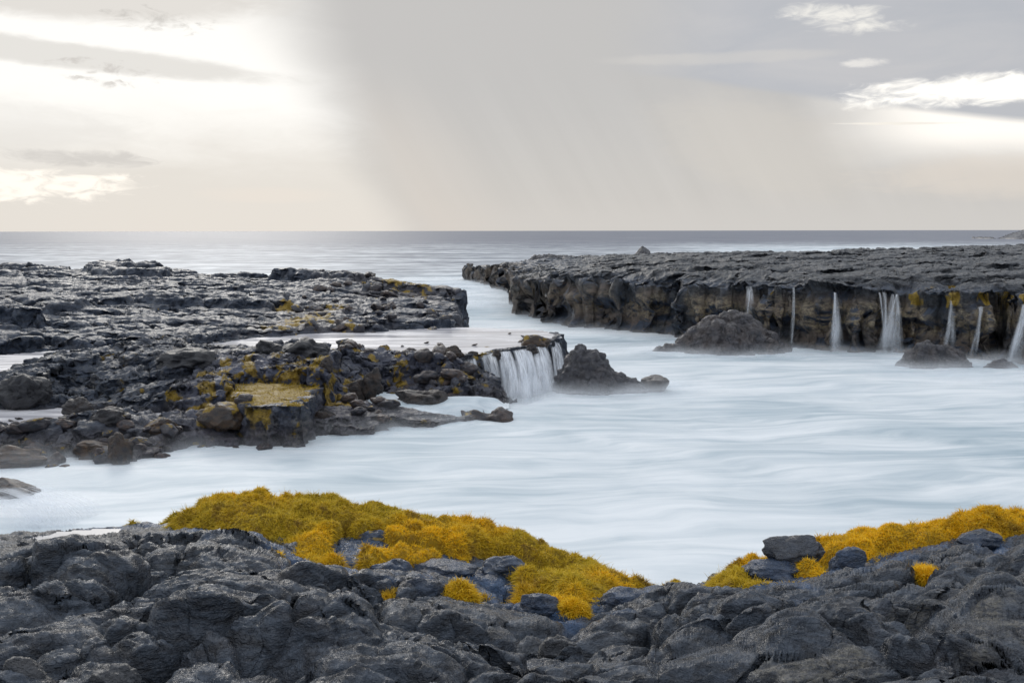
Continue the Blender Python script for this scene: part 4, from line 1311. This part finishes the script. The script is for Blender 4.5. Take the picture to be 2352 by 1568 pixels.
def fall(strips, label, seed, layers=2, dens=1.0, group=None, flare=False, nu=36, nv=36):
    """one waterfall of a few overlapping veils; each strip = (top polyline, bottom polyline, strength)"""
    VV, FF, AA = [], [], {k: [] for k in ('across', 'down', 'fade', 'seed')}
    def ev(pl, t):
        k = np.linspace(0, 1, len(pl)); return np.stack([np.interp(t, k, pl[:, i]) for i in range(3)], -1)
    t = np.linspace(0, 1, nu); s = np.linspace(0, 1, nv)
    for si, (top, bot, st) in enumerate(strips):
        top = np.array(top, float); bot = np.array(bot, float)
        T = ev(top, t); B = ev(bot, t)
        wid = np.linalg.norm(top[-1] - top[0]) + np.linalg.norm(bot[-1] - bot[0])
        for l in range(layers):
            sh = (l - (layers - 1) / 2) * .05 - si * .03
            horiz = 1 - (1 - s) ** 1.8                      # thrown outward first
            vert = s ** 1.45
            P = np.empty((nu, nv, 3))
            for i in (0, 1): P[..., i] = T[:, None, i] + (B - T)[:, None, i] * horiz[None]
            if flare: P[..., 0] = T[:, None, 0] + (B - T)[:, None, 0] * (s ** 1.2)[None]
            P[..., 2] = T[:, None, 2] + (B - T)[:, None, 2] * vert[None]
            P[..., 1] += sh + .06 * gnoise(np.broadcast_to((t * wid * 2)[:, None], (nu, nv)), np.broadcast_to((s * .8)[None], (nu, nv)), l * 3.0 + si * 7, seed)
            rag = .5 + .5 * sstep(-.3, .3, gnoise(np.broadcast_to((t * 2.5)[:, None], (nu, nv)), np.broadcast_to((s * 1.3)[None], (nu, nv)), si * 5.0 + l, seed + 3))
            fade = np.minimum(1, np.minimum(t, 1 - t) / (.42 if flare else .16))[:, None] * (np.minimum(1, s / .05) * np.where(s > .75, 1 - (s - .75) / .25 * .75, 1))[None] * dens * st * rag
            FF.append(grid_faces(nu, nv) + sum(len(q) for q in VV)); VV.append(P.reshape(-1, 3))
            AA['across'].append(np.repeat(t * wid * .5, nv)); AA['down'].append(np.tile(s, nu)); AA['fade'].append(fade.ravel()); AA['seed'].append(np.full(nu * nv, seed * 1.7 + l * 5.3 + si * 2.9))
    V = np.vstack(VV); org = V.mean(0); org[2] = V[:, 2].min()
    o = mesh_obj("waterfall", V - org, np.vstack(FF), M_FALL, {k: np.concatenate(q) for k, q in AA.items()})
    o.location = org
    tag(o, label, "waterfall", group)
    return o


def pl(z, *q): return [W(x, y, z) for x, y in q]


PZ = POOL_Z + .03
# falls over the ledge
fall([(pl(PZ, (1138, 808), (1158, 806), (1172, 805)), pl(0.0, (1150, 912), (1172, 918), (1196, 916)), 1.0),
      (pl(PZ, (1176, 805), (1200, 801), (1216, 798)), pl(0.0, (1192, 918), (1220, 915), (1238, 908)), .95),
      (pl(PZ - .05, (1220, 797), (1238, 794), (1252, 790)), pl(0.0, (1232, 910), (1255, 902), (1275, 893)), 1.0),
      (pl(PZ - .25, (1150, 812), (1200, 806), (1245, 798)), pl(0.0, (1150, 925), (1210, 928), (1282, 905)), .45)],
     "wide silky white main curtain of the falls dropping from the raised pool", 3, 3, 1.0)
fall([(pl(PZ, (1052, 814), (1072, 812), (1086, 811)), pl(.6, (1066, 862), (1085, 866), (1100, 868)), .8),
      (pl(PZ, (1090, 811), (1112, 810), (1134, 809)), pl(.45, (1108, 870), (1130, 880), (1152, 888)), .95)],
     "short streaked curtain of the falls above the knobbly heap", 4, 3, .9)
fall([(pl(PZ, (1260, 782), (1268, 779), (1279, 777)), pl(0.0, (1272, 885), (1285, 880), (1300, 872)), 1.0)], "narrow bright curtain at the right end of the falls", 5, 3, 1.0)
fall([(pl(1.1, (880, 842), (900, 840), (925, 838)), pl(.25, (895, 895), (915, 898), (945, 893)), 1.0)], "small trickle through the rubble into the white run-off", 6, 2, .6)
fall([(pl(.42, (-120, 1126), (30, 1116), (100, 1112)), pl(.01, (60, 1215), (160, 1205), (250, 1180)), .7), (pl(.35, (-60, 1140), (40, 1132), (120, 1118)), pl(.01, (20, 1230), (120, 1220), (190, 1205)), .6)], "white water rushing down past the low rocks at the left frame edge", 9, 2, .55)
CF = "thin falls down the right cliff"
right_base_w = np.array([W(x, y, 0) for x, y in RIGHT_BASE])
for (xt, yt, wt_, xb, yb_, wb, dens, lab) in (
        (1716, 658, 10, 1718, 725, 34, .75, "short white plume on the cliff directly behind the brown mound rock"),
        (1821, 660, 6, 1816, 790, 16, .6, "hair-thin fall on the cliff just right of the brown mound rock"),
        (1918, 672, 8, 1920, 808, 54, .9, "widening white fall left of the doubled fall on the cliff"),
        (2028, 672, 12, 2032, 812, 20, .7, "faint left strand of the doubled fall on the cliff"),
        (2050, 676, 12, 2034, 816, 78, .9, "broad fanned fall on the cliff, the brightest of the middle ones"),
        (2181, 690, 8, 2180, 806, 38, .7, "soft fall above the ribbed grey rock"),
        (2252, 705, 10, 2234, 818, 24, .9, "slanting narrow fall right of the ribbed grey rock"),
        (2352, 700, 26, 2330, 835, 60, 1.0, "thick white fall cut by the right frame edge"),
        (1240, 662, 6, 1204, 728, 8, 1.0, "thin curved spout at the left corner of the right cliff"),
        (1318, 700, 5, 1314, 745, 12, .7, "tiny trickle low on the cliff near its left corner")):
    yc = float(np.interp(xb, [q[0] for q in RIGHT_BASE], right_base_w[:, 1]))
    yf = yc - 1.05
    rgf = random.Random(int(xt)); st_ = []
    for k in range(3 if wb > 12 else 1):
        ox = rgf.uniform(-.5, .5) * wt_ * 1.6 * (k > 0); ob = rgf.uniform(-.35, .35) * wb * (k > 0); w_ = wb * (.75 if k == 0 else rgf.uniform(.25, .6))
        yb2 = yb_ if k < 2 else yb_ - rgf.uniform(0, 25)
        tp_ = [WD(xt + ox - wt_ / 4, yt, yc - .6 - .1 * k), WD(xt + ox + wt_ / 4, yt, yc - .6 - .1 * k)]
        bt_ = [WD(xb + ob - w_ / 2, yb2, yf - .1 * k), WD(xb + ob + w_ / 2, yb2, yf - .1 * k)]
        for q in bt_: q[2] = max(q[2], 0.0)
        st_.append((tp_, bt_, [.7, .9, .6][k]))
    fall(st_, lab, 10 + int(xt) % 37, 2, dens * .85, CF, True)


# ------------------------------------------------------------------ white run-off and mist hugging the water
water_sheet("water_run_off", [W(*q)[:2] for q in [(800, 890, .42), (870, 880, .42), (930, 880, .42), (1000, 905, .38), (1070, 905, .35), (1160, 925, .12), (1130, 950, .05), (1000, 960, .15), (880, 950, .3), (820, 935, .35)]], 0.30,
            "white water sliding over low slabs left of the falls", cell=.08, warp=.3, dz=lambda X, Y: .16 * np.clip((Y - 26.5) / 2, -1.6, .6) + .02 * fbm(X * 1.5, Y * 1.5, 0, 2, 7), mat=M_SEA, drop=.30)

m, g, out = material("mist_film")
M_MIST = m
pos = g.geo('Position')
n1 = g.noise(g.map(pos, (0.45, 0.8, 1.2), rot=(0, 0, .3)), 1.2, 5, 0.55, 0.8)
al = (g.attr('mist') * (n1.smooth(.30, .72) * 0.85 + .15)).clamp()
df = g.new('ShaderNodeBsdfDiffuse'); df.inputs['Color'].default_value = (.84, .88, .92, 1)
tp = g.new('ShaderNodeBsdfTransparent'); mx = g.new('ShaderNodeMixShader')
nrm = g.comb(0.0, 0.0, 1.0); g.put(nrm, df.inputs['Normal'])
g.put(al, mx.inputs[0]); m.node_tree.links.new(tp.outputs[0], mx.inputs[1]); m.node_tree.links.new(df.outputs[0], mx.inputs[2])
m.node_tree.links.new(mx.outputs[0], out.inputs[0])
nu, nv = 520, 520
u = np.linspace(-.6, .62, nu, dtype=np.float32); yy = np.geomspace(17.5, 112, nv).astype(np.float32)
Y = np.broadcast_to(yy[None], (nu, nv)).copy(); X = u[:, None] * Y
d = np.maximum(np.minimum(sdf(X, Y, right_poly), sdf(X, Y, left_poly)) * 0.8, 0)
for q in PL: d = np.minimum(d, np.maximum(sdf(X, Y, q['poly']), 0) * 1.6 + .1)
for o in list(scene.objects):
    if o.name.startswith('sea_rock') and o.location.y < 60 and o.type == 'MESH':
        vs = np.array([v.co[:] for v in o.data.vertices]); w2 = (vs[:, 0].max() - vs[:, 0].min()) / 2; h2 = (vs[:, 1].max() - vs[:, 1].min()) / 2
        e = np.sqrt(((X - o.location.x) / w2) ** 2 + ((Y - o.location.y) / h2) ** 2)
        d = np.minimum(d, np.maximum(e - .9, 0) * min(w2, h2) * 1.3)
mist = .9 * np.exp(-d / (0.25 + Y * .009))
for cx, cy, r, k in ((1210, 900, 1.6, 1.2), (1150, 700, 5.0, .9), (1420, 745, 3.0, 1.0), (1320, 735, 2.5, .9), (1380, 900, 1.2, .8), (1930, 806, 1.6, .8), (2035, 812, 1.8, .8), (2340, 832, 2, .9), (1130, 660, 9, .9), (1040, 930, 1.4, .7), (2150, 850, 2.2, .9)):
    q = W(cx, cy, 0); mist = np.maximum(mist, k * np.exp(-((X - q[0]) ** 2 + ((Y - q[1]) * .8) ** 2) / r ** 2))
VV, FF, MM = [], [], []
f0 = grid_faces(nu, nv, mist > .04)
LAY = 9
for l in range(LAY):
    t = (l + 1) / LAY
    hgt = 0.50 * t ** 1.3
    Z = hgt * (0.35 + .65 * np.clip(mist, 0, 1)) + 0.10 * fbm(X * .5, Y * .5, l * .15, 3, 801) * t + .02
    V, f, A = compact(np.stack([X, Y, Z], -1).reshape(-1, 3), f0, {'m': mist * (.26 * (1 - t) ** 1.3 + .01)})
    FF.append(f + sum(len(v) for v in VV)); VV.append(V); MM.append(A['m'])
o = mesh_obj("mist", np.vstack(VV), np.vstack(FF), M_MIST, {'mist': np.concatenate(MM)})
tag(o, "thin white mist of blurred wave wash hugging the feet of the rocks", "mist", kind='stuff')
